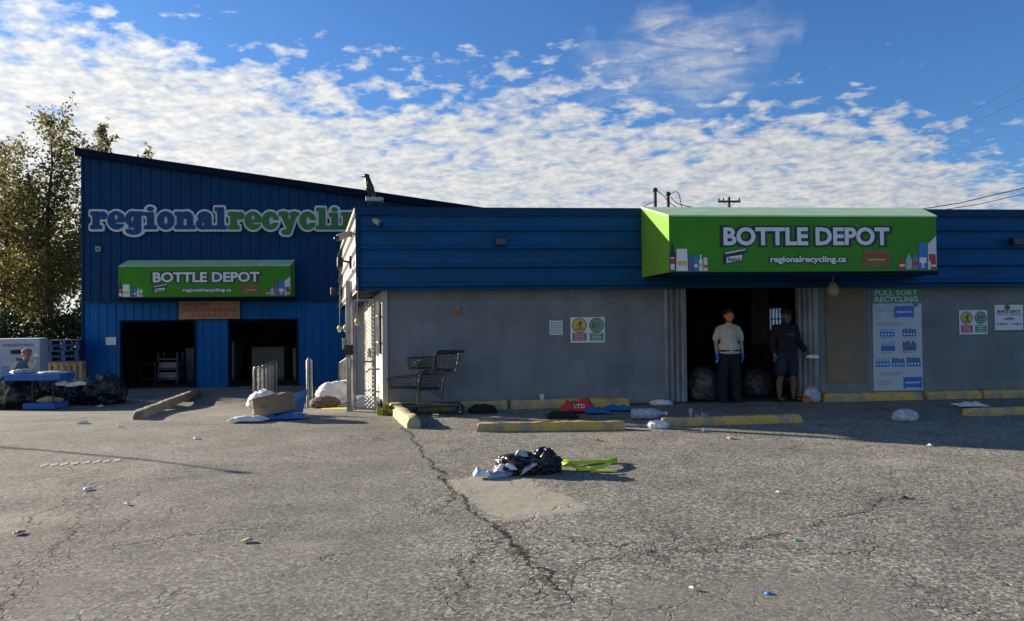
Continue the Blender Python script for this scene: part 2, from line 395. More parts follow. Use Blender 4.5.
    def pmask(nm, fr): return ramp(nt, math_(nt, 'ADD', math_(nt, 'ADD', attr(nm), math_(nt, 'MULTIPLY_ADD', w1, .5, -.25)), .5), [(.5 - fr, 1.0), (.5 + fr, 0.0)])
    pt = math_(nt, 'MAXIMUM', pmask('patch_a', .03), math_(nt, 'MULTIPLY', pmask('patch_b', .1), .55))
    pt2 = math_(nt, 'MULTIPLY', pmask('patch_c', .1), .6)
    pcol = ramp(nt, noise_(nt, g, 9, 6, .7), [(.3, (.36, .335, .29, 1)), (.7, (.50, .47, .41, 1))])
    col = mixc(nt, math_(nt, 'MULTIPLY', pt, .92), col, pcol)
    col = mixc(nt, pt2, col, ramp(nt, n_f, [(.3, (.20, .19, .17, 1)), (.7, (.30, .285, .26, 1))]))
    col = mixc(nt, math_(nt, 'MULTIPLY', al_, .8), col, (0.045, 0.042, 0.038, 1))
    col = mixc(nt, math_(nt, 'MAXIMUM', k1, math_(nt, 'MULTIPLY', k2, .85)), col, (0.022, 0.021, 0.019, 1))
    crk = math_(nt, 'ADD', crk, math_(nt, 'MULTIPLY', math_(nt, 'MAXIMUM', math_(nt, 'MAXIMUM', k1, k2), al_), 2.5))
    col = mixc(nt, 1.0, col, (.78, .78, .705, 1), 'MULTIPLY')
    nt.links.new(col, b.inputs['Base Color']); b.inputs['Roughness'].default_value = 0.92
    b.inputs['Specular IOR Level'].default_value = 0.25
    h = math_(nt, 'ADD', math_(nt, 'MULTIPLY', n_f, 0.8), math_(nt, 'MULTIPLY', math_(nt, 'MULTIPLY', sepc.outputs[1], coarse), 0.6))
    h = math_(nt, 'MULTIPLY', h, math_(nt, 'SUBTRACT', 1.0, math_(nt, 'MULTIPLY', pt, .75)))
    h = math_(nt, 'SUBTRACT', h, math_(nt, 'MULTIPLY', crk, 1.6))
    h = math_(nt, 'ADD', h, math_(nt, 'MULTIPLY', n_m, 3.0))
    bump(nt, b, h, 0.75, 0.010)
    return m
M['asphalt'] = asphalt()
def stucco():
    m, nt, b, co = base('grey_painted_stucco')
    n1 = noise_(nt, co, 0.9, 6, 0.6); n2 = noise_(nt, vmap(nt, co, (1, 1, .35), (4, 0, 0)), 2.2, 7, 0.65); n3 = noise_(nt, vmap(nt, co, (1, 1, 1), (9, 3, 0)), 5, 8, 0.72)
    col = ramp(nt, n1, [(0.3, (0.135, 0.152, 0.160, 1)), (0.7, (0.222, 0.238, 0.242, 1))])
    col = mixc(nt, ramp(nt, n2, [(0.46, 0.0), (0.68, 0.4)]), col, (0.075, 0.08, 0.085, 1))
    col = mixc(nt, ramp(nt, n3, [(0.56, 0.0), (0.66, 0.4)]), col, (0.27, 0.29, 0.30, 1))
    sep = N(nt, 'ShaderNodeSeparateXYZ'); nt.links.new(co, sep.inputs[0])
    splash = math_(nt, 'MULTIPLY', ramp(nt, sep.outputs[2], [(0.0, 1.0), (0.45, 0.0)]), ramp(nt, n3, [(0.35, 0.0), (0.65, 0.8)]))
    col = mixc(nt, splash, col, (0.32, 0.31, 0.29, 1))
    nt.links.new(col, b.inputs['Base Color']); b.inputs['Roughness'].default_value = 0.75
    bump(nt, b, math_(nt, 'ADD', noise_(nt, co, 22, 6, 0.65), math_(nt, 'MULTIPLY', n2, 1.5)), 0.5, 0.012)
    return m
M['stucco'] = stucco()
def yellowcurb():
    m, nt, b, co = base('worn_yellow_concrete')
    n = noise_(nt, co, 4.5, 8, 0.7); n2 = noise_(nt, co, 30, 4)
    con = ramp(nt, n2, [(0.3, (0.22, 0.19, 0.14, 1)), (0.7, (0.36, 0.32, 0.23, 1))])
    col = mixc(nt, ramp(nt, n, [(0.46, 1.0), (0.60, 0.1)]), con, (0.62, 0.40, 0.075, 1))
    nt.links.new(col, b.inputs['Base Color']); b.inputs['Roughness'].default_value = 0.85
    bump(nt, b, noise_(nt, co, 25, 6), 0.6, 0.01); return m
M['curb'] = yellowcurb()
M['curb_grey'] = mat('worn_grey_concrete', (0.17, 0.15, 0.115), 0.9, 0, 0.3, 6, (0.40, 0.32, 0.15), .4, 4, bmp=.6, bs=25)
M['curb_sunlit'] = mat('sunlit_cream_concrete', (0.46, 0.37, 0.17), 0.85, 0, 0.15, 6, (0.40, 0.36, 0.28), .5, 5, bmp=.5, bs=25)  # paler than the other stops; the sunlit look is painted into its colour
M['pale_green'] = mat('pale_green_print', (0.20, 0.34, 0.18), 0.5)
M['patch'] = mat('pale_patch', (0.42, 0.385, 0.33), 0.92, 0, 0.14, 2.5, (0.15, 0.14, 0.13), .5, 3.5, bmp=.4, bs=60)
M['crack'] = mat('crumbled_tar', (0.04, 0.038, 0.035), 0.95, 0, 0.5, 30, bmp=1, bs=40)
M['faded_paint'] = mat('faded_road_paint', (0.42, 0.39, 0.31), 0.9, 0, 0.2, 20)
M['yellow_paint'] = mat('yellow_ground_paint', (0.55, 0.45, 0.06), 0.9, 0, 0.2, 20)

# ------------------------------------------------------------------ lettering
def text_mesh(body, x0, x1, z0, z1, y, bold=0.0, thick=0.002, y_face=True, keep=False):
    cu = bpy.data.curves.new('t', 'FONT'); cu.body = body; cu.size = 1; cu.offset = bold; cu.resolution_u = 3
    o = bpy.data.objects.new('t', cu); COL.objects.link(o)
    dg = bpy.context.evaluated_depsgraph_get(); me = bpy.data.meshes.new_from_object(o.evaluated_get(dg))
    bpy.data.objects.remove(o)
    vs = np.array([v.co[:] for v in me.vertices]); fs = [tuple(p.vertices) for p in me.polygons]
    mn = vs.min(0); mx = vs.max(0)
    sx = (x1 - x0) / (mx[0] - mn[0]); sz = (z1 - z0) / (mx[1] - mn[1])
    out = [(x0 + (v[0] - mn[0]) * sx, y, z0 + (v[1] - mn[1]) * sz) for v in vs]
    bpy.data.meshes.remove(me)
    return out, fs
def add_text(mb, body, x0, x1, z0, z1, y, bold=0.0):
    v, f = text_mesh(body, x0, x1, z0, z1, y, bold); mb.add(v, f)
    return mb

def rb(x0, y0, x1, y1):
    def f(X, Y):
        dx = np.abs(X - (x0 + x1) / 2) - (x1 - x0) / 2; dy = np.abs(Y - (y0 + y1) / 2) - (y1 - y0) / 2
        return np.hypot(np.maximum(dx, 0), np.maximum(dy, 0)) + np.minimum(np.maximum(dx, dy), 0)
    return f
def el(cx, cy, rx, ry):
    return lambda X, Y: (np.sqrt(((X - cx) / rx) ** 2 + ((Y - cy) / ry) ** 2) - 1) * min(rx, ry)
def sg(ax, ay, bx, by, r):
    def f(X, Y):
        px, py = X - ax, Y - ay; dx, dy = bx - ax, by - ay
        h = np.clip((px * dx + py * dy) / (dx * dx + dy * dy), 0, 1)
        return np.hypot(px - dx * h, py - dy * h) - r
    return f
GL = {
 'r': (0.95, [('+', rb(0, 0, .66, .2)), ('+', rb(.13, 0, .5, 1)), ('+', rb(0, .8, .5, 1)), ('+', el(.74, .78, .22, .22)), ('+', sg(.4, .62, .7, .88, .12))]),
 'e': (1.0, [('+', el(.5, .5, .5, .52)), ('-', el(.5, .68, .13, .17)), ('-', rb(.5, .27, 1.1, .40)), ('-', rb(.42, .30, .6, .40))]),
 'g': (1.05, [('+', el(.42, .58, .42, .44)), ('+', rb(.55, -.05, .9, 1)), ('+', rb(.6, .8, 1.05, 1)), ('+', el(.46, -.08, .44, .25)), ('-', el(.40, .58, .10, .20)), ('-', rb(0, -.06, .52, .09)), ('+', el(.2, -.12, .17, .12))]),
 'i': (0.72, [('+', rb(0, 0, .72, .2)), ('+', rb(.18, 0, .55, .96)), ('+', rb(.02, .76, .55, .96)), ('+', el(.36, 1.17, .17, .12))]),
 'o': (1.0, [('+', el(.5, .5, .5, .52)), ('-', el(.5, .5, .13, .28))]),
 'n': (1.22, [('+', el(.72, .64, .35, .38)), ('-', rb(.46, -.1, .74, .62)), ('+', rb(.12, 0, .48, 1)), ('+', rb(0, .8, .48, 1)), ('+', rb(0, 0, .57, .2)), ('+', rb(.72, 0, 1.07, .7)), ('+', rb(.64, 0, 1.2, .2))]),
 'a': (1.05, [('+', el(.5, .68, .40, .34)), ('-', rb(.0, .45, .5, .7)), ('+', el(.34, .29, .34, .31)), ('+', rb(.54, 0, .9, .72)), ('-', el(.42, .28, .09, .13)), ('+', rb(.6, 0, 1.05, .2)), ('+', el(.24, .72, .15, .13))]),
 'l': (0.72, [('+', rb(0, 0, .72, .2)), ('+', rb(.18, 0, .55, 1.26)), ('+', rb(.02, 1.06, .55, 1.26))]),
 'c': (0.98, [('+', el(.5, .5, .5, .52)), ('-', el(.54, .5, .15, .28)), ('-', rb(.6, .36, 1.1, .56))]),
 'y': (1.2, [('+', rb(0, .8, .55, 1)), ('+', rb(.68, .8, 1.2, 1)), ('+', sg(.27, .9, .62, .12, .16)), ('+', sg(.95, .9, .56, -.18, .14)), ('+', el(.36, -.18, .2, .14))]),
}
def sdf_word(word, x_off=0.0, gap=0.07):
    x = x_off; fs = []
    for ch in word:
        w, ops = GL[ch]; fs.append((x, ops)); x += w + gap
    return fs, x
def sdf_eval(fs, X, Y):
    out = np.full(X.shape, 9.0)
    for x, ops in fs:
        d = np.full(X.shape, 9.0)
        for op, f in ops:
            v = f(X - x, Y)
            d = np.minimum(d, v) if op == '+' else np.maximum(d, -v)
        out = np.minimum(out, d)
    return out
def iso_mesh(fn, x0, x1, y0, y1, step, name):
    nx = int((x1 - x0) / step); ny = int((y1 - y0) / step)
    xs = x0 + np.arange(nx + 1) * step; ys = y0 + np.arange(ny + 1) * step
    X, Y = np.meshgrid(xs, ys); V = fn(X, Y) + 1e-7
    mb = MB()
    for j in range(ny):
        for i in range(nx):
            q = [(xs[i], ys[j], V[j, i]), (xs[i + 1], ys[j], V[j, i + 1]), (xs[i + 1], ys[j + 1], V[j + 1, i + 1]), (xs[i], ys[j + 1], V[j + 1, i])]
            if all(c[2] >= 0 for c in q): continue
            poly = []
            for k in range(4):
                a, b = q[k], q[(k + 1) % 4]
                if a[2] < 0: poly.append((a[0], a[1]))
                if (a[2] < 0) != (b[2] < 0):
                    t = a[2] / (a[2] - b[2]); poly.append((a[0] + (b[0] - a[0]) * t, a[1] + (b[1] - a[1]) * t))
            if len(poly) >= 3: mb.add([(p[0], 0, p[1]) for p in poly], [tuple(range(len(poly)))])
    return mb
def extrude_plate(mb, sx, sz, ox, oz, y0, y1, name):
    """flat xz sheet -> plate between y0 (front) and y1 (back)"""
    me = bpy.data.meshes.new(name); me.from_pydata([(ox + v[0] * sx, y1, oz + v[2] * sz) for v in mb.v], [], mb.f)
    bm = bmesh.new(); bm.from_mesh(me); bmesh.ops.remove_doubles(bm, verts=bm.verts, dist=1e-4)
    r = bmesh.ops.extrude_face_region(bm, geom=bm.faces[:])
    for e in r['geom']:
        if isinstance(e, bmesh.types.BMVert): e.co.y = y0
    bmesh.ops.recalc_face_normals(bm, faces=bm.faces); bm.to_mesh(me); bm.free(); return me

# ------------------------------------------------------------------ ground
def axis(lim, near, fine, coarse):
    a = [0.0]
    while a[-1] < near: a.append(a[-1] + fine)
    st = fine
    while a[-1] < lim: st *= coarse; a.append(a[-1] + st)
    return a
def axis2(a, b, fine, lo, hi, mid=0.5, far=25):
    out = [a + (b - a) * i / int((b - a) / fine) for i in range(int((b - a) / fine) + 1)]
    st = mid
    while out[-1] < hi: out.append(out[-1] + st); st = st if abs(out[-1] - b) < far else st * 1.4
    st = mid
    while out[0] > lo: out.insert(0, out[0] - st); st = st if abs(out[0] - a) < far else st * 1.4
    return out
xs = axis2(-7.5, 7, .08, -900, 900); ys = axis2(2.6, 11.5, .08, -300, 1500)
mb = MB(); nx = len(xs)
mb.add([(x, y, gz(x, y)) for y in ys for x in xs],
       [(j * nx + i, j * nx + i + 1, (j + 1) * nx + i + 1, (j + 1) * nx + i) for j in range(len(ys) - 1) for i in range(nx - 1)])
gnd = struct('ground', mb, M['asphalt'], smooth=True)
GX, GY = np.meshgrid(np.array(xs), np.array(ys)); GX = GX.ravel(); GY = GY.ravel()
def sdist(pls):
    best = np.full(GX.shape, 99.0); sg_ = np.ones(GX.shape)
    for pl in pls:
        P3 = [G(*q) for q in pl]
        for a, c in zip(P3, P3[1:]):
            dx, dy = c.x - a.x, c.y - a.y; h = np.clip(((GX - a.x) * dx + (GY - a.y) * dy) / (dx * dx + dy * dy), 0, 1)
            ex, ey = GX - a.x - dx * h, GY - a.y - dy * h; d = np.hypot(ex, ey); m = d < best
            best[m] = d[m]; sg_[m] = np.where(dx * (GY - a.y) - dy * (GX - a.x) > 0, 1, -1)[m]
    return best, sg_
def pdist(polys):
    out = np.full(GX.shape, 9.0)
    for pl in polys:
        P3 = [G(*q) for q in pl]; c = sum(P3, Vector()) / len(P3); o = np.full(GX.shape, -9.0)
        for i in range(len(P3)):
            a, e = P3[i], P3[(i + 1) % len(P3)]; n = Vector((-(e.y - a.y), e.x - a.x, 0)).normalized()
            if n.dot(c - a) > 0: n = -n
            o = np.maximum(o, (GX - a.x) * n.x + (GY - a.y) * n.y)
        out = np.minimum(out, o)
    return out
def setattr_(nm, v):
    at = gnd.data.attributes.new(nm, 'FLOAT', 'POINT'); at.data.foreach_set('value', np.clip(v, -5, 5).astype(np.float32))
d, sg_ = sdist([[(404, 428), (418, 447), (436, 470), (447, 482), (470, 508), (498, 530), (520, 552), (545, 575), (556, 586)]])
setattr_('crack_side', np.minimum(d, 4) * sg_); setattr_('crack_far', d)
d, _q = sdist([[(497, 524), (506, 540)], [(514, 550), (532, 562)], [(548, 576), (556, 584)]]); setattr_('hole_far', d)
d, sg_ = sdist([[(447, 482), (452, 500), (430, 514)], [(0, 612), (25, 577), (60, 546), (95, 500), (78, 478)], [(498, 545), (470, 562), (452, 592)], [(560, 580), (595, 560), (640, 553), (700, 549), (780, 533)],
               [(690, 552), (760, 540), (850, 515), (905, 497)], [(20, 525), (70, 500), (115, 480)], [(120, 545), (200, 532), (280, 526)]])
setattr_('thin_side', np.minimum(d, 4) * sg_); setattr_('thin_far', d)
setattr_('patch_a', pdist([[(444, 481), (474, 476), (528, 479), (590, 508), (530, 520), (498, 524)]]))
setattr_('patch_b', pdist([[(862, 461), (905, 458), (932, 462), (905, 468)], [(-30, 520), (50, 508), (75, 520), (-20, 540)]]))
setattr_('patch_c', pdist([[(560, 640), (640, 582), (860, 575), (960, 640)], [(20, 596), (60, 574), (92, 580), (40, 612)]]))
def sheet(pix, dz=0.012, jit=0.0, sub=6):
    """ground-following polygon sheet from outline pixels, irregular edge"""
    pts = [G(*p) for p in pix]; out = []
    for i, p in enumerate(pts):
        q = pts[(i + 1) % len(pts)]
        for k in range(sub):
            w = p.lerp(q, k / sub)
            if jit: w += Vector((noise.noise(w * 3.1) * jit, noise.noise(w * 3.7 + Vector((5, 5, 5))) * jit, 0))
            out.append((w.x, w.y))
    c = sum((Vector(o) for o in out), Vector((0, 0))) / len(out)
    mb = MB(); vs = [(c.x, c.y, gz(*c) + dz)] + [(x, y, gz(x, y) + dz) for x, y in out]; n = len(out)
    mb.add(vs, [(0, 1 + i, 1 + (i + 1) % n) for i in range(n)]); return mb
for i in range(8):
    x = 40 + i * 10.5; y = 466 - i * 0.75
    struct('faded_ground_paint', sheet([(x, y), (x + 7, y - 2), (x + 8, y - .3), (x + 1, y + 1.4)], .005, .03, 3), M['faded_paint'])
struct('yellow_ground_line', sheet([(322, 408.2), (352, 408), (374, 407.2), (374, 408.6), (352, 409.6), (322, 409.8)], .005, .02, 4), M['yellow_paint'])

# ------------------------------------------------------------------ corrugation helpers
def vrib(mb, x0, x1, z0, z1, y, pitch=0.3, depth=0.035, ztop=None):
    """vertical-ribbed sheet, y is the outer face plane; ztop(x) gives the upper edge"""
    pts = []; x = x0; k = 0
    prof = [(0, 0), (.62, 0), (.70, depth), (.92, depth), (1.0, 0)]
    n0 = math.floor(x0 / pitch); xsl = []
    for n in range(n0, int(x1 / pitch) + 2):
        for a, d in prof[:-1]: xsl.append(((n + a) * pitch, d))
    def dat(x):
        for (a, da), (b, db) in zip(xsl, xsl[1:]):
            if a <= x <= b: return da + (db - da) * (x - a) / max(b - a, 1e-6)
        return 0
    P_ = [(x0, dat(x0))] + [(a, d) for a, d in xsl if x0 + 1e-4 < a < x1 - 1e-4] + [(x1, dat(x1))]
    vs = []
    for a, d in P_:
        zt = ztop(a) if ztop else z1
        vs += [(a, y - d, z0), (a, y - d, zt)]
    mb.add(vs, [(2 * i, 2 * i + 2, 2 * i + 3, 2 * i + 1) for i in range(len(P_) - 1)])
def hrib(mb, A, B, za0, za1, zb0, zb1, nrm, ribs=4, depth=0.05):
    """horizontal-ribbed sheet from ground point A to B (xy), heights z0..z1 at each end"""
    A = Vector(A); B = Vector(B); nrm = Vector(nrm)
    prof = []
    for k in range(ribs):
        for a, d in ((0.0, 0), (.10, 0), (.22, depth), (.34, depth * .9), (.42, depth * .35), (.92, depth * .15)): prof.append(((k + a) / ribs, d))
    prof.append((1.0, 0))
    vs = []
    for t, d in prof:
        for Q, z0, z1 in ((A, za0, za1), (B, zb0, zb1)):
            q = Q + nrm * d; vs.append((q.x, q.y, z0 + (z1 - z0) * t))
    mb.add(vs, [(2 * i, 2 * i + 1, 2 * i + 3, 2 * i + 2) for i in range(len(prof) - 1)])

# ------------------------------------------------------------------ building B (left, tall blue shed)
bw = thing('warehouse', 'tall blue metal clad warehouse with sloping roof and two open dark loading bays', 'warehouse', FB.o, FB.rz)
def hb(px, py, y=0.0):
    return FB.hit(px, py, y)
xL, _ = hb(84, 380); _, zTL = hb(81, 153); xR, zTR = hb(500, 214)
zt = lambda x: zTL + (zTR - zTL) * (x - xL) / (xR - xL)
dL0, _ = hb(120, 350); dL1, _ = hb(196, 350); dR0, _ = hb(228, 350); dR1, _ = hb(298, 350)
_, zD = hb(200, 319.5); _, zB = hb(200, 300.5)
mb = MB(); vrib(mb, xL, xR, zB, 0, 0, ztop=lambda x: zt(x) - .05); obj('wall', mb, M['blue_dark'], bw, label='dark blue ribbed upper wall')
for a, b, l in ((xL, dL0, 'left end'), (dL1, dR0, 'between the bays'), (dR1, xR, 'right end')):
    mb = MB(); vrib(mb, a, b, -.1, zB - .06, .03, pitch=.26, depth=.03); obj('wall', mb, M['blue_mid'], bw, label='bright blue ribbed lower wall ' + l)
mb = MB(); vrib(mb, dL0, dL1, zD, zB - .06, .03, pitch=.26, depth=.03); vrib(mb, dR0, dR1, zD, zB - .06, .03, pitch=.26, depth=.03)
obj('lintel', mb, M['blue_mid'], bw, label='blue ribbed strip over the bays')
mb = MB().box(xL - .02, xR, -.07, .06, zB - .06, zB); obj('band', mb, M['blue_dark'], bw)
mb = MB(); mb.box(xL - .05, xL, -.05, .1, -.1, zTL - .05); obj('corner_trim', mb, M['blue_dark'], bw)
for a, b in ((dL0, dL1), (dR0, dR1)):
    mb = MB()
    mb.box(a, a + .06, -.02, .2, -.1, zD); mb.box(b - .06, b, -.02, .2, -.1, zD); mb.box(a + .06, b - .06, -.02, .2, zD - .06, zD)
    obj('door_frame', mb, M['eave'], bw)
mb = MB().prism([(xL - .15, zt(xL - .15) - .12), (xR, zt(xR) - .12), (xR, zt(xR) + .1), (xL - .15, zt(xL - .15) + .1)], -.22, 0.05)
obj('eave', mb, M['eave'], bw)
mb = MB().prism([(xL - .1, zt(xL) - .02), (xR, zt(xR) - .02), (xR, zt(xR) + .08), (xL - .1, zt(xL) + .08)], 0.06, 14)
obj('roof', mb, M['roof'], bw)
mb = MB(); mb.quad((xL, .05, -.1), (xL, 14, -.1), (xL, 14, zt(xL)), (xL, .05, zt(xL)))
obj('side_wall', mb, M['blue_dark'], bw)
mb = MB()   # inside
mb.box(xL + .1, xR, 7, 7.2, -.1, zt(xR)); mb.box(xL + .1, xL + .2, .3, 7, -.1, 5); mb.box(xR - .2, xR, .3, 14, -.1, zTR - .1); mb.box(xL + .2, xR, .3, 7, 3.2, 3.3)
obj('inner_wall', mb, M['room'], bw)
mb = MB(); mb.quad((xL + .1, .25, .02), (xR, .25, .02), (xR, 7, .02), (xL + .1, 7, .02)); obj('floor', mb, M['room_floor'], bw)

# sign lettering on B
fs1, xe1 = sdf_word('regional'); fs2, xe2 = sdf_word('recycling', xe1 + .05)
sx0, sz0 = hb(93, 229.5); sx1, _ = hb(229, 229.5); _, sz1 = hb(160, 212.5)
SX = (sx1 - sx0) / xe1; SZ = (sz1 - sz0)
sg_t = thing('wall_sign', 'raised lettering reading regional recycling across the tall blue wall', 'sign', FB.w(sx0, -.04, sz0), FB.rz)
allf = fs1 + fs2
plate = iso_mesh(lambda X, Y: sdf_eval(allf, X, Y) - .14, -.3, xe2 + .3, -.9, 1.8, .055, 'p')
obj('backing', extrude_plate(plate, SX, SZ, 0, 0, -.10, -.01, 'backing'), M['sign_grey'], sg_t)
obj('blue_lettering', extrude_plate(iso_mesh(lambda X, Y: sdf_eval(fs1, X, Y) - .015, -.1, xe1 + .1, -.7, 1.6, .035, 'p'), SX, SZ, 0, 0, -.14, -.101, 'l1'), M['sign_navy'], sg_t)
obj('green_lettering', extrude_plate(iso_mesh(lambda X, Y: sdf_eval(fs2, X, Y) - .015, xe1 - .1, xe2 + .1, -.7, 1.6, .035, 'p'), SX, SZ, 0, 0, -.14, -.101, 'l2'), M['sign_green'], sg_t)

# ---- artwork shared by the two green signs: local frame, x 0..W, z 0..H, face plane y
def sign_art(t, W, H, y):
    """all art of the green front panel, in sheets 2 mm apart"""
    def T(body, x0, x1, z0, z1, yy, mt, bold, name):
        obj(name, add_text(MB(), body, x0 * W, x1 * W, z0 * H, z1 * H, yy, bold), mt, t)
    T('BOTTLE DEPOT', .184, .830, .442, .850, y - .006, M['sign_black'], .13, 'lettering')
    T('BOTTLE DEPOT', .197, .817, .478, .815, y - .010, M['sign_white'], .035, 'lettering')
    T('regionalrecycling.ca', .362, .658, .115, .305, y - .006, M['sign_black'], .11, 'lettering')
    T('regionalrecycling.ca', .368, .652, .135, .285, y - .010, M['sign_white'], .035, 'lettering')
    # tilted crate emblem
    mb = MB(); q = lambda pts, yy, b: b.add([(a * W, yy, c * H) for a, c in pts], [tuple(range(len(pts)))])
    q([(.195, .14), (.265, .19), (.272, .33), (.285, .37), (.283, .43), (.200, .36), (.193, .30)], y - .004, mb); obj('emblem', mb, M['sign_black'], t)
    mb = MB(); q([(.206, .16), (.262, .21), (.266, .31), (.208, .27)], y - .008, mb); q([(.201, .32), (.278, .395), (.277, .42), (.203, .35)], y - .008, mb); obj('emblem_panel', mb, M['sign_white'], t)
    mb = add_text(MB(), 'Return-It', .212 * W, .258 * W, .19 * H, .27 * H, y - .012, .02); obj('lettering', mb, M['sign_black'], t)
    mb = MB().box(.715 * W, .82 * W, y - .006, y - .002, .08 * H, .38 * H); obj('emblem', mb, M['sign_brown'], t)
    mb = MB().box(.735 * W, .80 * W, y - .010, y - .0065, .20 * H, .225 * H); obj('emblem_panel', mb, M['yellow'], t)
    mb = MB()
    for i in range(9): mb.box((.722 + .0105 * i) * W, (.728 + .0105 * i) * W, y - .010, y - .0065, (.25 + .02 * (i % 2)) * H, .34 * H)
    obj('emblem_mark', mb, M['red'], t)
    # containers printed at the corners: (x0,x1,z0,z1,neck,material)
    items = [(.0, .022, .02, .52, 1, 'sign_black'), (.003, .019, .04, .27, 0, 'paper'), (.024, .066, .02, .42, 0, 'sign_white'), (.068, .085, .02, .34, 1, 'blue_plastic'), (.087, .104, .02, .28, 0, 'poster_blue'),
             (.106, .120, .02, .32, 1, 'sign_white'), (.123, .138, .02, .26, 0, 'paper'),
             (.853, .876, .03, .24, 1, 'red'), (.879, .902, .03, .33, 2, 'poster_lblue'), (.905, .925, .03, .36, 1, 'pale_box'), (.928, .962, .03, .52, 0, 'poster_blue'), (.940, .950, .06, .2, 1, 'paper'), (.965, .998, .03, .66, 3, 'paper'), (.975, .997, .03, .22, 0, 'red')]
    for i, (a, b, c, d, neck, mm) in enumerate(items):
        mb = MB(); w = b - a; yy = y - .004 - .002 * (i % 3)
        if neck == 1: pts = [(a, c), (b, c), (b, c + (d - c) * .6), (a + w * .68, c + (d - c) * .75), (a + w * .68, d), (a + w * .32, d), (a + w * .32, c + (d - c) * .75), (a, c + (d - c) * .6)]
        elif neck == 2: pts = [(a, c), (b, c), (b, c + (d - c) * .6), (a + w * .5, d), (a, c + (d - c) * .6)]
        elif neck == 3: pts = [(a, c), (b, c), (b, d), (a, d - .16)]
        else: pts = [(a, c), (b, c), (b - w * .05, d), (a + w * .05, d)]
        q(pts, yy, mb); obj('printed_container', mb, M[mm], t)
        mb = MB(); q([(a + w * .1, c + (d - c) * .25), (b - w * .1, c + (d - c) * .25), (b - w * .1, c + (d - c) * .45), (a + w * .1, c + (d - c) * .45)], yy - .003, mb)
        obj('printed_label', mb, M[('red', 'sign_white', 'yellow')[i % 3]], t)
# B green box sign
x0, z0 = hb(118.5, 297.5, -.75); x1, z1 = hb(290.5, 266, -.75); _, zb = hb(130, 262, -.1)
W, H = x1 - x0, z1 - z0
t = thing('box_sign', 'smaller green bottle depot box sign mounted on the tall blue wall', 'sign', FB.w(x0, 0, z0), FB.rz)
mb = MB(); mb.prism([(0, 0), (W, 0), (W, H), (0, H)], -.75, -.70); obj('panel', mb, M['green'], t)
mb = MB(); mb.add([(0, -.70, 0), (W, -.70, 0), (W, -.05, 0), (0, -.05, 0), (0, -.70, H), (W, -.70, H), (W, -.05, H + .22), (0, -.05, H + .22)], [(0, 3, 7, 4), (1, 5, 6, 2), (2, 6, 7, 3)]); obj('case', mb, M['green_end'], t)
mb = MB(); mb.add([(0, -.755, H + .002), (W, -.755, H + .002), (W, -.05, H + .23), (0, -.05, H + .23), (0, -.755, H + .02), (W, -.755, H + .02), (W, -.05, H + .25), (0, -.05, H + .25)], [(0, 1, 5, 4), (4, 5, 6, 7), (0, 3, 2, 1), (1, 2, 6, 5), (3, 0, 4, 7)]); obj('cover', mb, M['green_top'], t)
mb = MB().box(0, W, -.76, -.05, -.06, -.003); obj('base_rail', mb, M['eave'], t)
sign_art(t, W, H, -.752)
x0, z0 = hb(179.5, 319.3, -.08); x1, z1 = hb(240, 301, -.08); W, H = x1 - x0, z1 - z0
t = thing('board_sign', 'narrow orange brown board hung under the smaller green sign', 'sign', FB.w(x0, 0, z0), FB.rz)
obj('panel', MB().box(0, W, -.12, -.09, 0, H), M['sign_orange'], t)
obj('lettering', add_text(MB(), 'SORTED BOTTLE RETURNS', .06 * W, .94 * W, .4 * H, .62 * H, -.124, .02), M['ink'], t)
obj('stain', MB().box(.06 * W, .5 * W, -.1235, -.1205, .7 * H, .95 * H), M['sign_brown'], t)
mb = MB()
for i in range(7): mb.box((.2 + i * .09) * W, (.25 + i * .09) * W, -.1235, -.1205, (.18 + .04 * (i % 2)) * H, .3 * H)
mb.box(.2 * W, .79 * W, -.1235, -.1205, .15 * H, .178 * H); obj('red_marks', mb, M['red'], t)
x0, z0 = hb(106.5, 345); single('paper_notice', MB().box(0, .3, -.05, -.035, 0, .24), M['paper'], 'small white paper notice on the bright blue wall left of the dark bays', 'notice', FB.w(x0, 0, z0), FB.rz)
x0, z0 = hb(97, 252); 
t = thing('wall_box', 'little white sensor box high on the blue wall below the regional lettering', 'sensor', FB.w(x0, 0, z0), FB.rz)
obj('housing', MB().box(0, .15, -.14, -.03, 0, .17), M['white_metal'], t, bevel=.02); obj('lens', MB().lathe((.075, -.141, .08), [(.03, 0), (.028, -.012)], 12, 'y'), M['black_metal'], t)

# things inside the bays
def bl(x, y, z=0.02): return FB.w(x, y, z)
t = thing('rolling_rack', 'grey wheeled crate rack inside the left bay', 'rack', bl(dL0 + .95, 1.6), FB.rz)
mb = MB()
for x in (-.3, .3):
    for y in (-.25, .25): mb.box(x - .02, x + .02, y - .02, y + .02, .1, 1.05)
obj('frame', mb, M['dimsteel'], t)
for k in range(3): obj('shelf', MB().box(-.33, .33, -.28, .28, .15 + .33 * k, .19 + .33 * k), M['dimsteel'], t)
for k in range(2): obj('tray', MB().box(-.28, .28, -.29, .25, .21 + .33 * k, .40 + .33 * k), M['pale_box'], t, bevel=.02)
for x in (-.27, .27): obj('wheel', MB().lathe((x, -.22, .06), [(.06, -.015), (.06, .015)], 12, 'y'), M['rubber'], t)
rack = t
t = thing('rolling_rack', 'dark low wheeled rack at the far left inside the left bay', 'rack', bl(dL0 + .42, 1.3), FB.rz)
mb = MB()
for x in (-.22, .22):
    for y in (-.2, .2): mb.box(x - .015, x + .015, y - .015, y + .015, .1, .78)
obj('frame', mb, M['black_metal'], t)
for k in (0, 1): obj('shelf', MB().box(-.25, .25, -.22, .22, .18 + .5 * k, .22 + .5 * k), M['black_metal'], t)
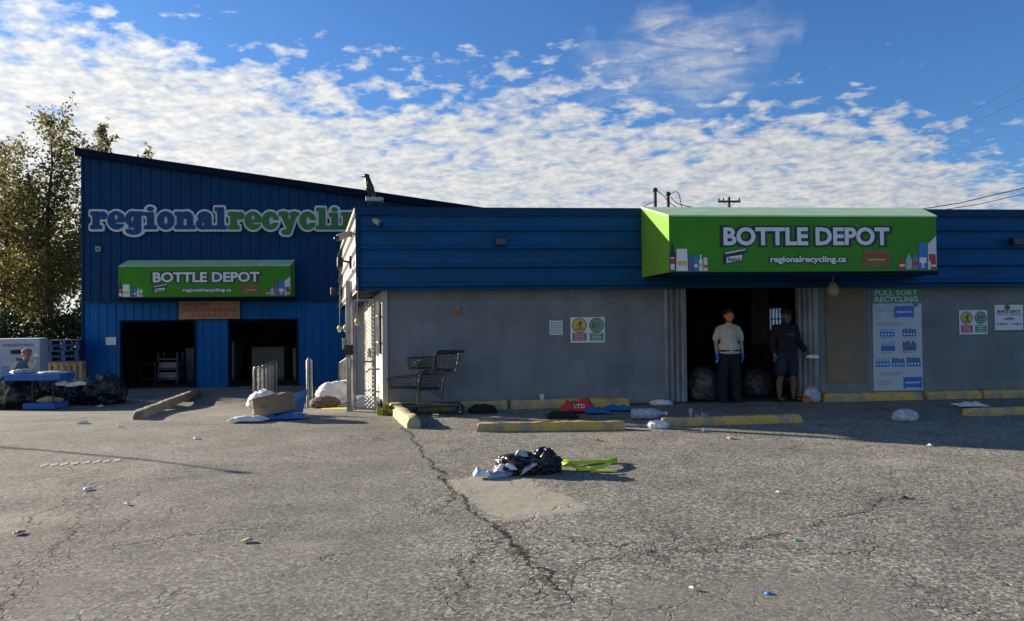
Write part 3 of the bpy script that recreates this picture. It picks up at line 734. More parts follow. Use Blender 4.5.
for x in (-.2, .2): obj('wheel', MB().lathe((x, -.18, .06), [(.06, -.015), (.06, .015)], 12, 'y'), M['rubber'], t)
def bulk_box(lab, x, y, w, h, d=1.0):
    t = thing('bulk_box', lab, 'box', bl(x, y), FB.rz, 'pale boxes inside the blue warehouse bays')
    obj('side_panel', MB().box(0, w, 0, d, .12, h), M['pale_box'], t, bevel=.02)
    obj('base', MB().box(.03, w - .03, .05, d - .05, 0, .118), M['wood'], t)
    obj('rim', MB().box(-.02, w + .02, -.02, d + .02, h + .003, h + .05), M['pale_box'], t, bevel=.01)
bulk_box('pale box right behind the wheeled rack in the left bay', dL0 + 1.2, 2.3, .7, 1.1)
bulk_box('taller pale box beside the blue middle pier in the left bay', dL1 - .55, 3, .9, 1.3)
bulk_box('wide pale box just inside the right bay by the pier', dR0 + .1, 2.5, 1.1, 1.1)
bulk_box('narrow pale box at the right edge of the right bay', dR1 - .6, 2.2, .6, 1.05)

# ------------------------------------------------------------------ building A (right, low)
ba = thing('depot_building', 'low grey walled depot with blue corrugated fascia and open entrance', 'building', FA.o, FA.rz)
def ha(px, py, y=0.0): return FA.hit(px, py, y)
XR = 16.0
FY = -.25                                  # fascia face
_, zFt = ha(500, 208, FY); _, zFb = ha(500, 289.3, FY)
fx0, _ = ha(358, 250, FY)
op0, _ = ha(687, 350); op1, _ = ha(797, 350); sh0, _ = ha(665, 350); sh1, _ = ha(820, 350)
_, zo = ha(740, 291)
zo = zFb + .12
def wallbox(x0, x1, z0, z1, y0=0, y1=.2): return MB().box(x0, x1, y0, y1, z0, z1)
obj('wall', wallbox(.0, sh0, -.1, zFb + .3), M['stucco'], ba, label='grey stucco wall left of the entrance')
obj('wall', wallbox(sh1, XR, -.1, zFb + .3), M['stucco'], ba, label='grey stucco wall right of the entrance')
mb = MB(); mb.box(sh0, sh1, 0.0, .2, zo, zFb + .3); obj('lintel', mb, M['eave'], ba)
# fascia
mb = MB(); hrib(mb, (fx0, FY), (XR, FY), zFb, zFt - .14, zFb, zFt - .14, (0, -1), 4, .045); obj('fascia', mb, M['blue_fascia'], ba, label='blue horizontally ribbed front fascia')
obj('cap_trim', MB().box(fx0 - .02, XR, FY - .055, FY + .06, zFt - .137, zFt), M['blue_dark'], ba)
obj('soffit', MB().box(fx0 + .03, XR, FY + .01, .0 - .003, zFb + .005, zFb + .03), M['eave'], ba)
obj('fascia_edge', MB().box(fx0 + .0, XR, FY - .03, FY + .02, zFb - .012, zFb - .002), M['blue_dark'], ba)
# canted left side. direction toward far end, in A-local coords
sd = FA.I.to_3x3() @ Vector((-.28, 1, 0)); sd.normalize()
SL = 7.6
sA = Vector((0, 0)); sB = Vector((sd.x, sd.y)) * SL
fA = Vector((fx0, FY)); fB = fA + Vector((sd.x, sd.y)) * SL
nl = Vector((-sd.y, sd.x))                 # outward (left)
zFt2, zFb2 = zFt - .22, zFb - .22
mb = MB(); hrib(mb, fA, fB, zFb, zFt - .08, zFb2, zFt2 - .08, nl, 4, .045); obj('fascia', mb, M['white_metal'], ba, label='pale sunlit ribbed fascia on the left side')
mb = MB()
def cbox(A_, B_, t0, t1, z0, z1, mbx, zz=None):
    zb0, zb1 = zz if zz else (z0, z1)
    vs = []
    for Q, a, b in ((A_, z0, z1), (B_, zb0, zb1)):
        for tt in (t0, t1):
            q = Q + nl * tt; vs += [(q.x, q.y, a), (q.x, q.y, b)]
    mbx.add(vs, [(0, 1, 3, 2), (4, 6, 7, 5), (0, 4, 5, 1), (2, 3, 7, 6), (1, 5, 7, 3), (0, 2, 6, 4)])
cbox(fA, fB, -.06, .06, zFt - .078, zFt - .003, mb, (zFt2 - .078, zFt2 - .003)); obj('cap_trim', mb, M['white_metal'], ba)
mb = MB().add([(fA.x, fA.y + .02, zFb), (sA.x, sA.y + .02, zFb + .005), (sB.x, sB.y, zFb2 + .005), (fB.x, fB.y, zFb2)], [(0, 1, 2, 3)]); obj('soffit', mb, M['eave'], ba)
obj('corner_trim', MB().box(fx0 - .035, fx0 + .03, FY - .06, FY + .03, zFb - .012, zFt), M['blue_dark'], ba)
# side wall with door and window
def sp(t, o, z): q = sA + Vector((sd.x, sd.y)) * t + nl * o; return (q.x, q.y, z)
def sbox(t0, t1, o0, o1, z0, z1, mbx):
    vs = [sp(t, o, z) for z in (z0, z1) for o in (o0, o1) for t in (t0, t1)]
    mbx.add(vs, [(0, 2, 3, 1), (4, 5, 7, 6), (0, 1, 5, 4), (1, 3, 7, 5), (3, 2, 6, 7), (2, 0, 4, 6)])
mb = MB(); sbox(0, SL, -.2, -.02, -.5, zFb + .2, mb); obj('side_wall', mb, M['white_paint'], ba)
dr = MB(); sbox(2.2, 3.1, -.02, .03, -.15, 1.95, dr); d_o = obj('door', dr, M['white_metal'], ba)
hn = MB(); sbox(2.32, 2.36, .03, .09, .85, 1.05, hn); obj('handle', hn, M['galv'], d_o)
wn = MB(); sbox(.55, 1.35, -.02, .02, 1.0, 1.95, wn); wo = obj('window', wn, M['black_metal'], ba)
wb = MB()
for k in range(7): sbox(.58 + k * .12, .60 + k * .12, .03, .05, .95, 2.0, wb)
sbox(.5, 1.4, .028, .052, 1.2, 1.23, wb); sbox(.5, 1.4, .028, .052, 1.7, 1.73, wb)
obj('bars', wb, M['galv'], wo)
cp = MB().box(-.02, .075, -.03, .02, -.02, zFb); obj('corner_post', cp, M['white_paint'], ba)
# roof and back
mb = MB().add([(fx0 + .1, FY + .1, zFt - .3), (XR, FY + .1, zFt - .3), (XR, 5.7, zFt - .3), (-1.35, 5.7, zFt - .3)], [(0, 1, 2, 3)]); obj('roof', mb, M['roof'], ba)
# entrance room
RD = 5.5
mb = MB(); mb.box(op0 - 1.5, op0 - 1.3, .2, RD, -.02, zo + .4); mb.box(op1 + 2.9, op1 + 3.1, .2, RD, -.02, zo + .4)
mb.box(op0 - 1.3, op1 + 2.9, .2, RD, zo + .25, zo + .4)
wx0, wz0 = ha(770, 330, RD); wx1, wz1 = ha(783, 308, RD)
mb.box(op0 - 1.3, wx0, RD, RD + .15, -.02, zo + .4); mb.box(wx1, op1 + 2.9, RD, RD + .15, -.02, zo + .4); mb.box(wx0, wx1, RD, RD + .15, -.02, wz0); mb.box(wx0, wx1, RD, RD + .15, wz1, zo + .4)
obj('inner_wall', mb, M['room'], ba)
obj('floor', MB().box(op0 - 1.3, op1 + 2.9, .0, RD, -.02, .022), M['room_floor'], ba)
pane = MB().box(wx0, wx1, RD + .05, RD + .06, wz0, wz1)
mg, ntg, bg, cog = base('frosted_window'); bg.inputs['Base Color'].default_value = (.85, .9, .95, 1); bg.inputs['Transmission Weight'].default_value = 1; bg.inputs['Roughness'].default_value = .5
trn = N(ntg, 'ShaderNodeBsdfTranslucent'); trn.inputs[0].default_value = (.9, .93, .97, 1); ntg.links.new(trn.outputs[0], ntg.nodes['Material Output'].inputs[0])
wo = obj('window', pane, mg, ba)
wb = MB()
for k in range(4): wb.box(wx0 + (wx1 - wx0) * (k + .5) / 4 - .012, wx0 + (wx1 - wx0) * (k + .5) / 4 + .012, RD - .03, RD - .01, wz0, wz1)
wb.box(wx0, wx1, RD - .055, RD - .032, (wz0 + wz1) / 2 - .015, (wz0 + wz1) / 2 + .015); obj('bars', wb, M['black_metal'], wo)
# far outer back walls
obj('back_wall', MB().box(-.9, op0 - 1.5, 5.5, 5.7, -.5, zFt - .31), M['stucco'], ba); obj('back_wall', MB().box(op1 + 3.1, XR, 5.5, 5.7, -.5, zFt - .31), M['stucco'], ba)
def fluted(x0, x1, y, z0, z1, pitch, mt, name, depth=.05):
    mb = MB(); n = int((x1 - x0) / pitch); pts = []
    for k in range(n):
        a = x0 + k * pitch; pts += [(a, 0), (a + pitch * .25, -depth), (a + pitch * .62, -depth), (a + pitch * .85, 0)]
    pts.append((x1, 0))
    vs = []
    for a, d in pts: vs += [(a, y + d, z0), (a, y + d, z1)]
    mb.add(vs, [(2 * i, 2 * i + 2, 2 * i + 3, 2 * i + 1) for i in range(len(pts) - 1)])
    mb.box(x0, x1, y + .01, y + .03, z0, z1); return obj(name, mb, mt, ba)
fluted(sh0 - .02, op0, .02, .03, zo, .105, M['shutter'], 'folding_shutter')
fluted(op1, sh1, .02, .03, zo, .105, M['shutter'], 'folding_shutter')
a, _ = ha(752, 350, 3.0); b, _ = ha(770, 350, 3.0); fluted(a, b, 3.0, .9, zo, .10, M['shutter'], 'inner_shutter')
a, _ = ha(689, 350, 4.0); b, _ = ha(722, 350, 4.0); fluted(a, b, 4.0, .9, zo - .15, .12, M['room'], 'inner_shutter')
# tan board on wall
x0, z0 = ha(827, 383, -.01); x1, z1 = ha(864, 291.5, -.01)
obj('painted_board', MB().box(x0, x1, -.022, -.002, z0, zFb - .03), M['tan_panel'], ba)
mb = MB()   # scuffed lighter plaster strip next to board
x0s, _ = ha(864, 300); obj('wall_strip', MB().box(x1 + .06, x1 + .09, -.012, -.002, .1, zFb - .03), M['stucco'], ba)

# canopy sign
CF = -1.85
x0, z0 = ha(669.5, 272, CF); x1, z1 = ha(936, 217.5, CF); _, z0r = ha(936, 271, CF)
xb0, zbt = ha(641, 208.6, FY - .055); _, zbb = ha(643, 277.5, FY - .055); xb1, _ = ha(906, 210, FY - .055)
z0 = (z0 + z0r) / 2
t = thing('canopy_sign', 'large bright green canopy sign reading bottle depot over the entrance', 'sign', FA.w(x0, 0, z0), FA.rz)
W, H = x1 - x0, z1 - z0; bx0, bx1, bzt, bzb = xb0 - x0, xb1 - x0, zbt - z0, zbb - z0; by = FY - .06
obj('panel', MB().box(0, W, CF, CF + .05, 0, H), M['green'], t)
# end: fabric stretched from the wall corner to the front edge
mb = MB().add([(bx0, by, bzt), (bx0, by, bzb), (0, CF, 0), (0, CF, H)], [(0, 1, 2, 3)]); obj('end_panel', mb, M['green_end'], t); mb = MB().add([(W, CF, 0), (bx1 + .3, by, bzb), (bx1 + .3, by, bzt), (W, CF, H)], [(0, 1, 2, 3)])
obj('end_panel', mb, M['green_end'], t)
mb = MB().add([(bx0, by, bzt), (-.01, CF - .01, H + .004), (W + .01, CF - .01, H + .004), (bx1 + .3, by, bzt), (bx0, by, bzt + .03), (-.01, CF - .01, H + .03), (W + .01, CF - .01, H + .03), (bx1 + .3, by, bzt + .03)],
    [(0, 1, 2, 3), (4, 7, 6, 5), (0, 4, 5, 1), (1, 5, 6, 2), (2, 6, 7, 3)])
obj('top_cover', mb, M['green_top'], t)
mb = MB(); mb.box(-.005, W + .005, CF - .012, CF + .06, -.07, -.004); mb.add([(0, CF + .06, -.03), (W, CF + .06, -.03), (bx1 + .3, by, bzb), (bx0, by, bzb)], [(0, 1, 2, 3)])
obj('underside', mb, M['eave'], t)
sign_art(t, W, H, CF - .002)
# nest hanging below the canopy
x, z = ha(833, 287, -.7)
mb = MB().lathe((0, 0, -.02), [(.01, .14), (.03, .11), (.07, .07), (.10, .01), (.105, -.05), (.08, -.11), (.04, -.15), (.015, -.16)], 16)
mb.tube([(0, 0, .10), (.01, 0, .28)], .008)
for i, v in enumerate(mb.v):
    n = noise.noise(Vector(v) * 14) * .02; mb.v[i] = (v[0] * (1 + n * 6), v[1] * (1 + n * 6), v[2])
single('hanging_nest', mb, M['nest'], 'tan papery nest hanging beneath the right half of the green canopy', 'nest', FA.w(x, -.7, z), smooth=True)

# posters & notices on wall A
x0, z0 = ha(873.5, 391); x1, z1 = ha(920.5, 288.5); W, H = x1 - x0, z1 - z0
t = thing('recycling_poster', 'tall pale blue full sort recycling instruction poster with green heading', 'poster', FA.w(x0, 0, z0), FA.rz)
obj('board', MB().box(0, W, -.018, -.003, 0, H), M['poster_bg'], t)
obj('heading', MB().box(0, W, -.021, -.0185, .855 * H, H), M['poster_green'], t)
mb = add_text(MB(), 'FULL SORT', .05 * W, .92 * W, .935 * H, .985 * H, -.024, .01); add_text(mb, 'RECYCLING', .05 * W, .92 * W, .868 * H, .922 * H, -.024, .02); obj('lettering', mb, M['sign_white'], t)
obj('upper_panel', MB().box(.01 * W, .99 * W, -.0205, -.0185, .70 * H, .85 * H), M['poster_lblue'] if False else M['bin'], t)
def dumpster(x, z, w, h, name='bin_picture'):
    mb = MB(); q = lambda a, b, c, d, yy=-.024: mb.add([(a * W, yy, b * H), (c * W, yy, b * H), (c * W, yy, d * H), (a * W, yy, d * H)], [(0, 1, 2, 3)])
    q(x, z, x + w, z + h * .38); q(x, z + h * .55, x + w, z + h); q(x, z + h * .38, x + w * .1, z + h * .55); q(x + w * .9, z + h * .38, x + w, z + h * .55); q(x + w * .05, z - .015, x + w * .12, z); q(x + w * .88, z - .015, x + w * .95, z)
    obj(name, mb, M['poster_blue'], t)
dumpster(.44, .72, .40, .11); dumpster(.60, .03, .38, .10)
for (x, z, w, h) in ((.14, .53, .30, .045), (.60, .53, .28, .045), (.16, .39, .28, .05), (.60, .39, .28, .05), (.05, .235, .28, .05), (.37, .235, .26, .05), (.68, .235, .28, .05)):
    mb = MB().box(x * W, (x + w) * W, -.0225, -.0188, z * H, (z + h) * H); obj('bin_picture', mb, M['poster_blue'], t)
    mb = MB()
    for k in range(6):
        a = x + w * k / 6; hh = h * (.5 + .5 * random.random()); mb.box((a + .006) * W, (a + w / 6 - .01) * W, -.0225, -.0188, (z + h) * H + .002, (z + h + hh) * H)
    obj('bottle_picture', mb, M['ink'] if x > .3 else M['poster_lblue'], t)
    mb = MB()
    for k in range(4): mb.box((x + w * (.08 + .23 * k)) * W, (x + w * (.2 + .23 * k)) * W, -.0245, -.0228, (z + h * .3) * H, (z + h * .7) * H)
    obj('bin_mark', mb, M['sign_white'] if z != .39 else M['red'], t)
mb = MB()
for (x, z, s) in ((.08, .79, '1. Place your bags on the'), (.08, .775, 'sorting table by the door'), (.1, .655, '2. Sort your containers by type and size'), (.1, .638, 'using the bins provided here:'), (.16, .51, 'Cans up to 1L'), (.62, .51, 'Plastic up to 1L'), (.18, .37, 'Glass bottles'), (.62, .37, 'Milk cartons'), (.1, .17, '3. Remove all caps and lids, bags'), (.1, .153, 'and boxes are not refunded'), (.08, .09, '4. Bring your full'), (.08, .073, 'trays to the staff'), (.08, .056, 'for counting')):
    add_text(mb, s, x * W, (x + len(s) * .0155) * W, z * H, (z + .011) * H, -.0215, .01)
obj('lettering', mb, M['ink'], t)
obj('round_stamp', MB().lathe((.88 * W, -.0252, .845 * H), [(.055, 0), (.055, -.002)], 20, 'y'), M['pale_box'], t)

def safety(px0, px1, py0, py1, lab):
    x0, z0 = ha(px0, py1); x1, z1 = ha(px1, py0); W, H = x1 - x0, z1 - z0
    t = thing('safety_sign', lab, 'sign', FA.w(x0, 0, z0), FA.rz, 'twin panel safety signs on the grey wall')
    obj('board', MB().box(0, W, -.018, -.003, 0, H), M['sign_white'], t)
    for cx, c1, c2, tx in ((.26, 'yellow', 'red', ('NO', 'LOITER', 'PLEASE')), (.76, 'pale_green', 'poster_green', ('KEEP', 'AREA', 'CLEAN'))):
        obj('disc_rim', MB().lathe((cx * W, -.0185, .68 * H), [(.215 * W, 0), (.215 * W, -.002)], 24, 'y'), M['ink'], t)
        obj('disc', MB().lathe((cx * W, -.021, .68 * H), [(.19 * W, 0), (.19 * W, -.002)], 24, 'y'), M[c1], t)
        mb = MB()
        if cx < .5:
            mb.lathe((cx * W + .02, -.0235, .79 * H), [(.022 * W * 2, 0), (.022 * W * 2, -.001)], 10, 'y'); y = -.0245
            for s in (((.24, .75), (.28, .62)), ((.28, .62), (.20, .54)), ((.28, .62), (.33, .55)), ((.25, .72), (.33, .68)), ((.25, .72), (.17, .69))):
                mb.tube([(s[0][0] * W, y, s[0][1] * H), (s[1][0] * W, y, s[1][1] * H)], .008, 5)
            mb.box(.12 * W, .40 * W, -.0245, -.0235, .515 * H, .54 * H)
        else:
            mb.box(.64 * W, .67 * W, -.0245, -.0235, .56 * H, .80 * H); mb.box(.68 * W, .88 * W, -.0245, -.0235, .64 * H, .67 * H); mb.box(.66 * W, .88 * W, -.0245, -.0235, .72 * H, .74 * H); mb.box(.66 * W, .86 * W, -.0245, -.0235, .56 * H, .58 * H)
        obj('pictogram', mb, M['ink'], t)
        obj('caption_panel', MB().box((cx - .2) * W, (cx + .2) * W, -.0215, -.0185, .08 * H, .38 * H), M[c2], t)
        mb = MB()
        for i, w_ in enumerate(tx): add_text(mb, w_, (cx - .15) * W, (cx + .15) * W, (.29 - .085 * i) * H, (.345 - .085 * i) * H, -.0235, .02)
        obj('lettering', mb, M['sign_white'], t)
safety(570.5, 604.5, 317, 342.8, 'twin safety sign with yellow and green discs left of the entrance')
safety(959, 986.5, 310, 334.5, 'twin safety sign with yellow and green discs right of the tall poster')
x0, z0 = ha(549.5, 335); x1, z1 = ha(562.5, 320.5); W, H = x1 - x0, z1 - z0
t = thing('paper_notice', 'little printed paper notice left of the twin safety sign near the entrance', 'notice', FA.w(x0, 0, z0), FA.rz)
obj('sheet', MB().box(0, W, -.012, -.003, 0, H), M['paper'], t)
mb = MB()
for i in range(5):
    for j in range(4): mb.box((.1 + .21 * j) * W, (.24 + .21 * j) * W, -.0145, -.0125, (.12 + .17 * i) * H, (.18 + .17 * i) * H)
obj('print', mb, M['ink'], t)
x0, z0 = ha(994.5, 331.5); x1, z1 = ha(1022, 303.5); W, H = x1 - x0, z1 - z0
t = thing('hours_sign', 'white opening hours sign with green edges at the far right of the grey wall', 'sign', FA.w(x0, 0, z0), FA.rz)
obj('board', MB().box(0, W, -.018, -.003, 0, H), M['sign_white'], t)
obj('edge_stripe', MB().box(0, W, -.021, -.0185, .96 * H, H), M['sign_green'], t); obj('edge_stripe', MB().box(0, W, -.021, -.0185, 0, .045 * H), M['sign_green'], t)
mb = add_text(MB(), 'MAPLE DEPOT', .08 * W, .92 * W, .66 * H, .77 * H, -.021, .03); add_text(mb, 'BOTTLES AND CANS RETURN', .06 * W, .94 * W, .585 * H, .635 * H, -.021, .01)
add_text(mb, 'OPEN:', .32 * W, .70 * W, .40 * H, .50 * H, -.021, .03); add_text(mb, '7:30am - 5:00pm', .05 * W, .97 * W, .21 * H, .31 * H, -.021, .02); obj('lettering', mb, M['ink'], t)
obj('emblem', MB().lathe((.44 * W, -.0215, .86 * H), [(.1 * W, 0), (.1 * W, -.002)], 16, 'y'), M['sign_brown'], t); obj('emblem_mark', MB().lathe((.46 * W, -.024, .88 * H), [(.04 * W, 0), (.04 * W, -.001)], 10, 'y'), M['red'], t)

# little fittings
def flood(px, py, lab):
    x, z = ha(px, py, FY)
    t = thing('flood_light', lab, 'lamp', FA.w(x, FY - .05, z), FA.rz, 'black lamps on the blue front fascia')
    obj('housing', MB().prism([(-.10, -.06), (.10, -.06), (.12, .08), (-.12, .08)], -.17, -.05), M['black_metal'], t, bevel=.01)
    obj('bracket', MB().box(-.03, .03, -.05, .0, -.03, .05), M['black_metal'], t)
    obj('lens', MB().box(-.085, .085, -.176, -.171, -.045, .06), M['ink'], t)
flood(1010, 243, 'black flood lamp on the blue fascia at the far right'); flood(500, 243, 'black flood lamp on the blue fascia left of the green canopy')
def camera_dome(loc, rz, lab, s=1.0):
    t = thing('security_camera', lab, 'camera', loc, rz)
    obj('mount', MB().lathe((0, 0, 0), [(.05 * s, 0), (.05 * s, -.03 * s), (.03 * s, -.05 * s)], 14, 'y'), M['white_metal'], t)
    obj('body', MB().cap((0, -.06 * s, 0), (.09 * s, -.2 * s, -.06 * s), .05 * s, .055 * s), M['white_metal'], t, smooth=True)
    obj('lens', MB().cap((.1 * s, -.215 * s, -.066 * s), (.125 * s, -.255 * s, -.085 * s), .04 * s, .036 * s), M['black_metal'], t, smooth=True)
x, z = ha(375, 221, FY - .05); camera_dome(FA.w(x, FY - .05, z), FA.rz, 'white bullet camera at the left end of the blue front fascia')
q = fA + Vector((sd.x, sd.y)) * .75 + nl * .05; ang = FA.rz + math.atan2(nl.y, nl.x) + math.pi / 2
camera_dome(FA.w(q.x, q.y, 3.25), ang, 'white camera on the pale sunlit side fascia', 1.2)
def side_lamp(tt, z, lab):
    q = fA + Vector((sd.x, sd.y)) * tt + nl * .05
    t = thing('wall_lamp', lab, 'lamp', FA.w(q.x, q.y, z), ang, 'black lamps on the pale side fascia')
    obj('mount', MB().box(-.07, .07, -.04, 0, -.12, .12), M['black_metal'], t); obj('arm', MB().tube([(0, -.04, 0), (0, -.16, .03)], .02), M['black_metal'], t); obj('head', MB().box(-.12, .12, -.27, -.16, -.1, .09), M['black_metal'], t, bevel=.02)
side_lamp(1.1, 2.75, 'nearer black lamp on the pale side fascia'); side_lamp(5.0, 2.35, 'farther black lamp on the pale side fascia')
x, z = ha(457, 311); t = thing('wall_alarm', 'small rusty orange box high on the grey wall above the shopping cart', 'alarm', FA.w(x, 0, z), FA.rz)
obj('case', MB().box(-.06, .06, -.05, -.003, -.07, .07), M['sign_orange'], t, bevel=.01); obj('face', MB().box(-.04, .04, -.055, -.0505, -.045, .03), M['sign_brown'], t)
# roof lamp box + crow
x, z = ha(374, 199, FY + .1)
t = thing('roof_light', 'pale box light on short legs at the roof corner under the crow', 'lamp', FA.w(x, FY + .1, zFt), FA.rz)
obj('housing', MB().box(-.14, .16, -.08, .1, z - zFt - .05, z - zFt + .03), M['galv'], t, bevel=.01)
mb = MB().box(-.12, -.10, -.01, .01, 0, z - zFt - .05); mb.box(.10, .12, -.01, .01, 0, z - zFt - .05); obj('bracket', mb, M['black_metal'], t)
obj('cable', MB().tube([(.16, 0, z - zFt - .02), (.25, 0, .02), (.35, 0, .05), (.45, 0, .02), (.6, 0, .05), (.75, 0, 0.01)], .012, 6), M['black_metal'], t)
bx, bz = x - .08, z + .03
mb = MB()
mb.cap((0, 0, .13), (-.02, 0, .24), .055, .045); mb.cap((.0, 0, .16), (.05, 0, .06), .055, .03); mb.cap((.05, 0, .07), (.08, 0, -.06), .026, .012)
mb.ell((-.035, 0, .305), .042, .035, .036); mb.cap((-.02, 0, .24), (-.032, 0, .30), .04, .033)
crow = thing('crow', 'black crow perched on the box light at the roof corner', 'bird', FA.w(bx, FY + .1, bz), FA.rz); crow.scale = (1.35, 1.35, 1.25)
obj('body', remesh(mb, .006, 2), M['crow'], crow)
obj('beak', MB().cap((-.066, 0, .30), (-.118, 0, .292), .014, .003), M['black_metal'], crow, smooth=True)
for s in (-1, 1): obj('wing', MB().ell((.02, s * .045, .15), .035, .014, .10, M=Matrix.Rotation(R(-20), 3, 'Y')), M['crow'], crow, smooth=True)
for s in (-1, 1):
    mb = MB().tube([(-.01, s * .02, .10), (-.015, s * .02, .0)], .006, 6)
    for k in (-1, 0, 1): mb.tube([(-.015, s * .02, .004), (-.045, s * .02 + k * .014, .004)], .004, 5)
    obj('leg', mb, M['black_metal'], crow)

# ------------------------------------------------------------------ gate at corner
gp = G(350, 411.5); gq = Vector((-2.34 - .08, 13.2, 0)); gv = (gq - gp); gl = Vector((gv.x, gv.y)).length; ga = math.atan2(gv.y, gv.x)
ztop = P(350, 281, gp.y).z - gp.z
t = thing('chain_link_gate', 'narrow chain link gate panel between the tall steel post and the grey wall', 'gate', gp, ga)
mb = MB()
for x in (.10, gl - .04): mb.tube([(x, 0, .03), (x, 0, 2.0)], .024)
for z in (.06, 2.0): mb.tube([(.10, 0, z), (gl - .04, 0, z)], .02)
mb.tube([(.10, 0, .9), (gl - .04, 0, .9)], .015)
obj('frame', mb, M['galv'], t, smooth='auto')
mb = MB(); s = .075; w = gl - .16
for k in range(-int(2.0 / s), int(w / s) + 1):
    for sgn in (1, -1):
        x0 = k * s; pts = []
        a = max(0, x0); b = min(w, x0 + 1.92)
        if b - a < .02: continue
        if sgn == 1: pts = [(.11 + a, 0, .07 + (a - x0)), (.11 + b, 0, .07 + (b - x0))]
        else: pts = [(.11 + a, .004, 1.99 - (a - x0)), (.11 + b, .004, 1.99 - (b - x0))]
        mb.tube(pts, .0028, 4, caps=False)
obj('mesh', mb, M['galv'], t)
t = thing('steel_post', 'tall square galvanised post standing at the depot corner', 'post', gp, ga)
obj('post', MB().box(-.045, .045, -.045, .045, 0, ztop), M['galv'], t, bevel=.006)
obj('clamp', MB().box(-.07, .07, -.065, .065, 1.02, 1.2), M['black_metal'], t); obj('padlock', MB().box(.05, .10, -.12, -.06, .78, .95), M['galv'], t, bevel=.01)
obj('latch_box', MB().box(-.12, -.05, -.05, .05, 1.12, 1.32), M['galv'], t, bevel=.01)
for px, py, Y, lb in ((357, 320, 13.1, 'right of the steel post'), (345.5, 326.5, 13.4, 'left of the steel post'), (339.5, 327, 14.2, 'farthest left near the side wall')):
    p = P(px, py, Y)
    t = thing('hanging_tag', 'yellow and white plastic tag hung ' + lb, 'tag', p, 0)
    obj('tag', MB().lathe((0, 0, 0), [(.015, .04), (.035, .01), (.05, -.03), (.04, -.05)], 10), M['yellow'], t, smooth=True); obj('cord', MB().tube([(0, 0, .06), (0.02, 0, .75)], .004, 5), M['galv'], t); obj('tail', MB().lathe((0, 0, -.09), [(.035, .03), (.02, -.01)], 8), M['litter_white'], t)
# railing along side wall behind gate
q0 = FA.w(*sp(1.5, .55, 0)); q1 = FA.w(*sp(5.5, .55, 0)); q0.z = gz(q0.x, q0.y); q1.z = gz(q1.x, q1.y)
t = thing('handrail', 'low grey steel railing beside the sunlit side wall', 'railing', (0, 0, 0))
obj('rail', MB().tube([q0 + Vector((0, 0, .95)), q1 + Vector((0, 0, .95))], .02), M['galv'], t); obj('rail', MB().tube([q0 + Vector((0, 0, .5)), q1 + Vector((0, 0, .5))], .016), M['galv'], t)
for k in range(5):
    q = q0.lerp(q1, k / 4); q.z = gz(q.x, q.y); obj('post', MB().tube([q, q + Vector((0, 0, .97))], .02), M['galv'], t)

# ------------------------------------------------------------------ shopping cart
co = G(430, 414)
S = 1 / 58.5
def cz(px, py): return ((px - 430) * S, (413.5 - py) * S)
t = thing('shopping_cart', 'two tier dark wire shopping cart parked against the grey wall', 'cart', (co.x, 12.85, 0), R(3))
hw = .24
def both(fn):
    for s in (-1, 1): fn(s * hw)
mb = MB()
def side(y):
    mb.tube([(*[cz(418, 401)[0]], y, cz(418, 401)[1]), (cz(419, 385)[0], y, cz(419, 385)[1]), (cz(421, 373)[0], y, cz(421, 373)[1]), (cz(424, 371)[0], y, cz(424, 371)[1]), (cz(432, 370)[0], y, cz(432, 370)[1]), (cz(434, 366)[0], y, cz(434, 366)[1]), (cz(435.5, 354)[0], y, cz(435.5, 354)[1]), (cz(439, 350.5)[0], y, cz(439, 350.5)[1])], .015, 8)
    mb.tube([(cz(441, 401)[0], y, cz(441, 401)[1]), (cz(443, 385)[0], y, cz(443, 385)[1]), (cz(446, 372)[0], y, cz(446, 372)[1]), (cz(456, 370)[0], y, cz(456, 370)[1]), (cz(458.5, 362)[0], y, cz(458.5, 362)[1]), (cz(460, 352)[0], y, cz(460, 352)[1])], .015, 8)
    mb.tube([(cz(419, 372)[0], y, cz(419, 372)[1]), (cz(446, 370.5)[0], y, cz(446, 370.5)[1])], .01, 6)
    mb.tube([(cz(430, 388)[0], y, cz(430, 388)[1]), (cz(442, 396)[0], y, cz(442, 396)[1])], .008, 6)
both(side); mb.tube([(cz(419, 372)[0], -hw, cz(419, 372)[1]), (cz(419, 372)[0], hw, cz(419, 372)[1])], .012, 6); obj('frame', mb, M['cart_metal'], t, smooth='auto')
a = cz(438, 350.5); b = cz(464, 350.8)
mb = MB()
for y in (-hw, hw): mb.tube([(a[0], y, a[1]), (b[0], y, b[1])], .016, 8)
mb.tube([(b[0], -hw, b[1]), (b[0], hw, b[1])], .02, 8)
obj('handle', mb, M['black_metal'], t)
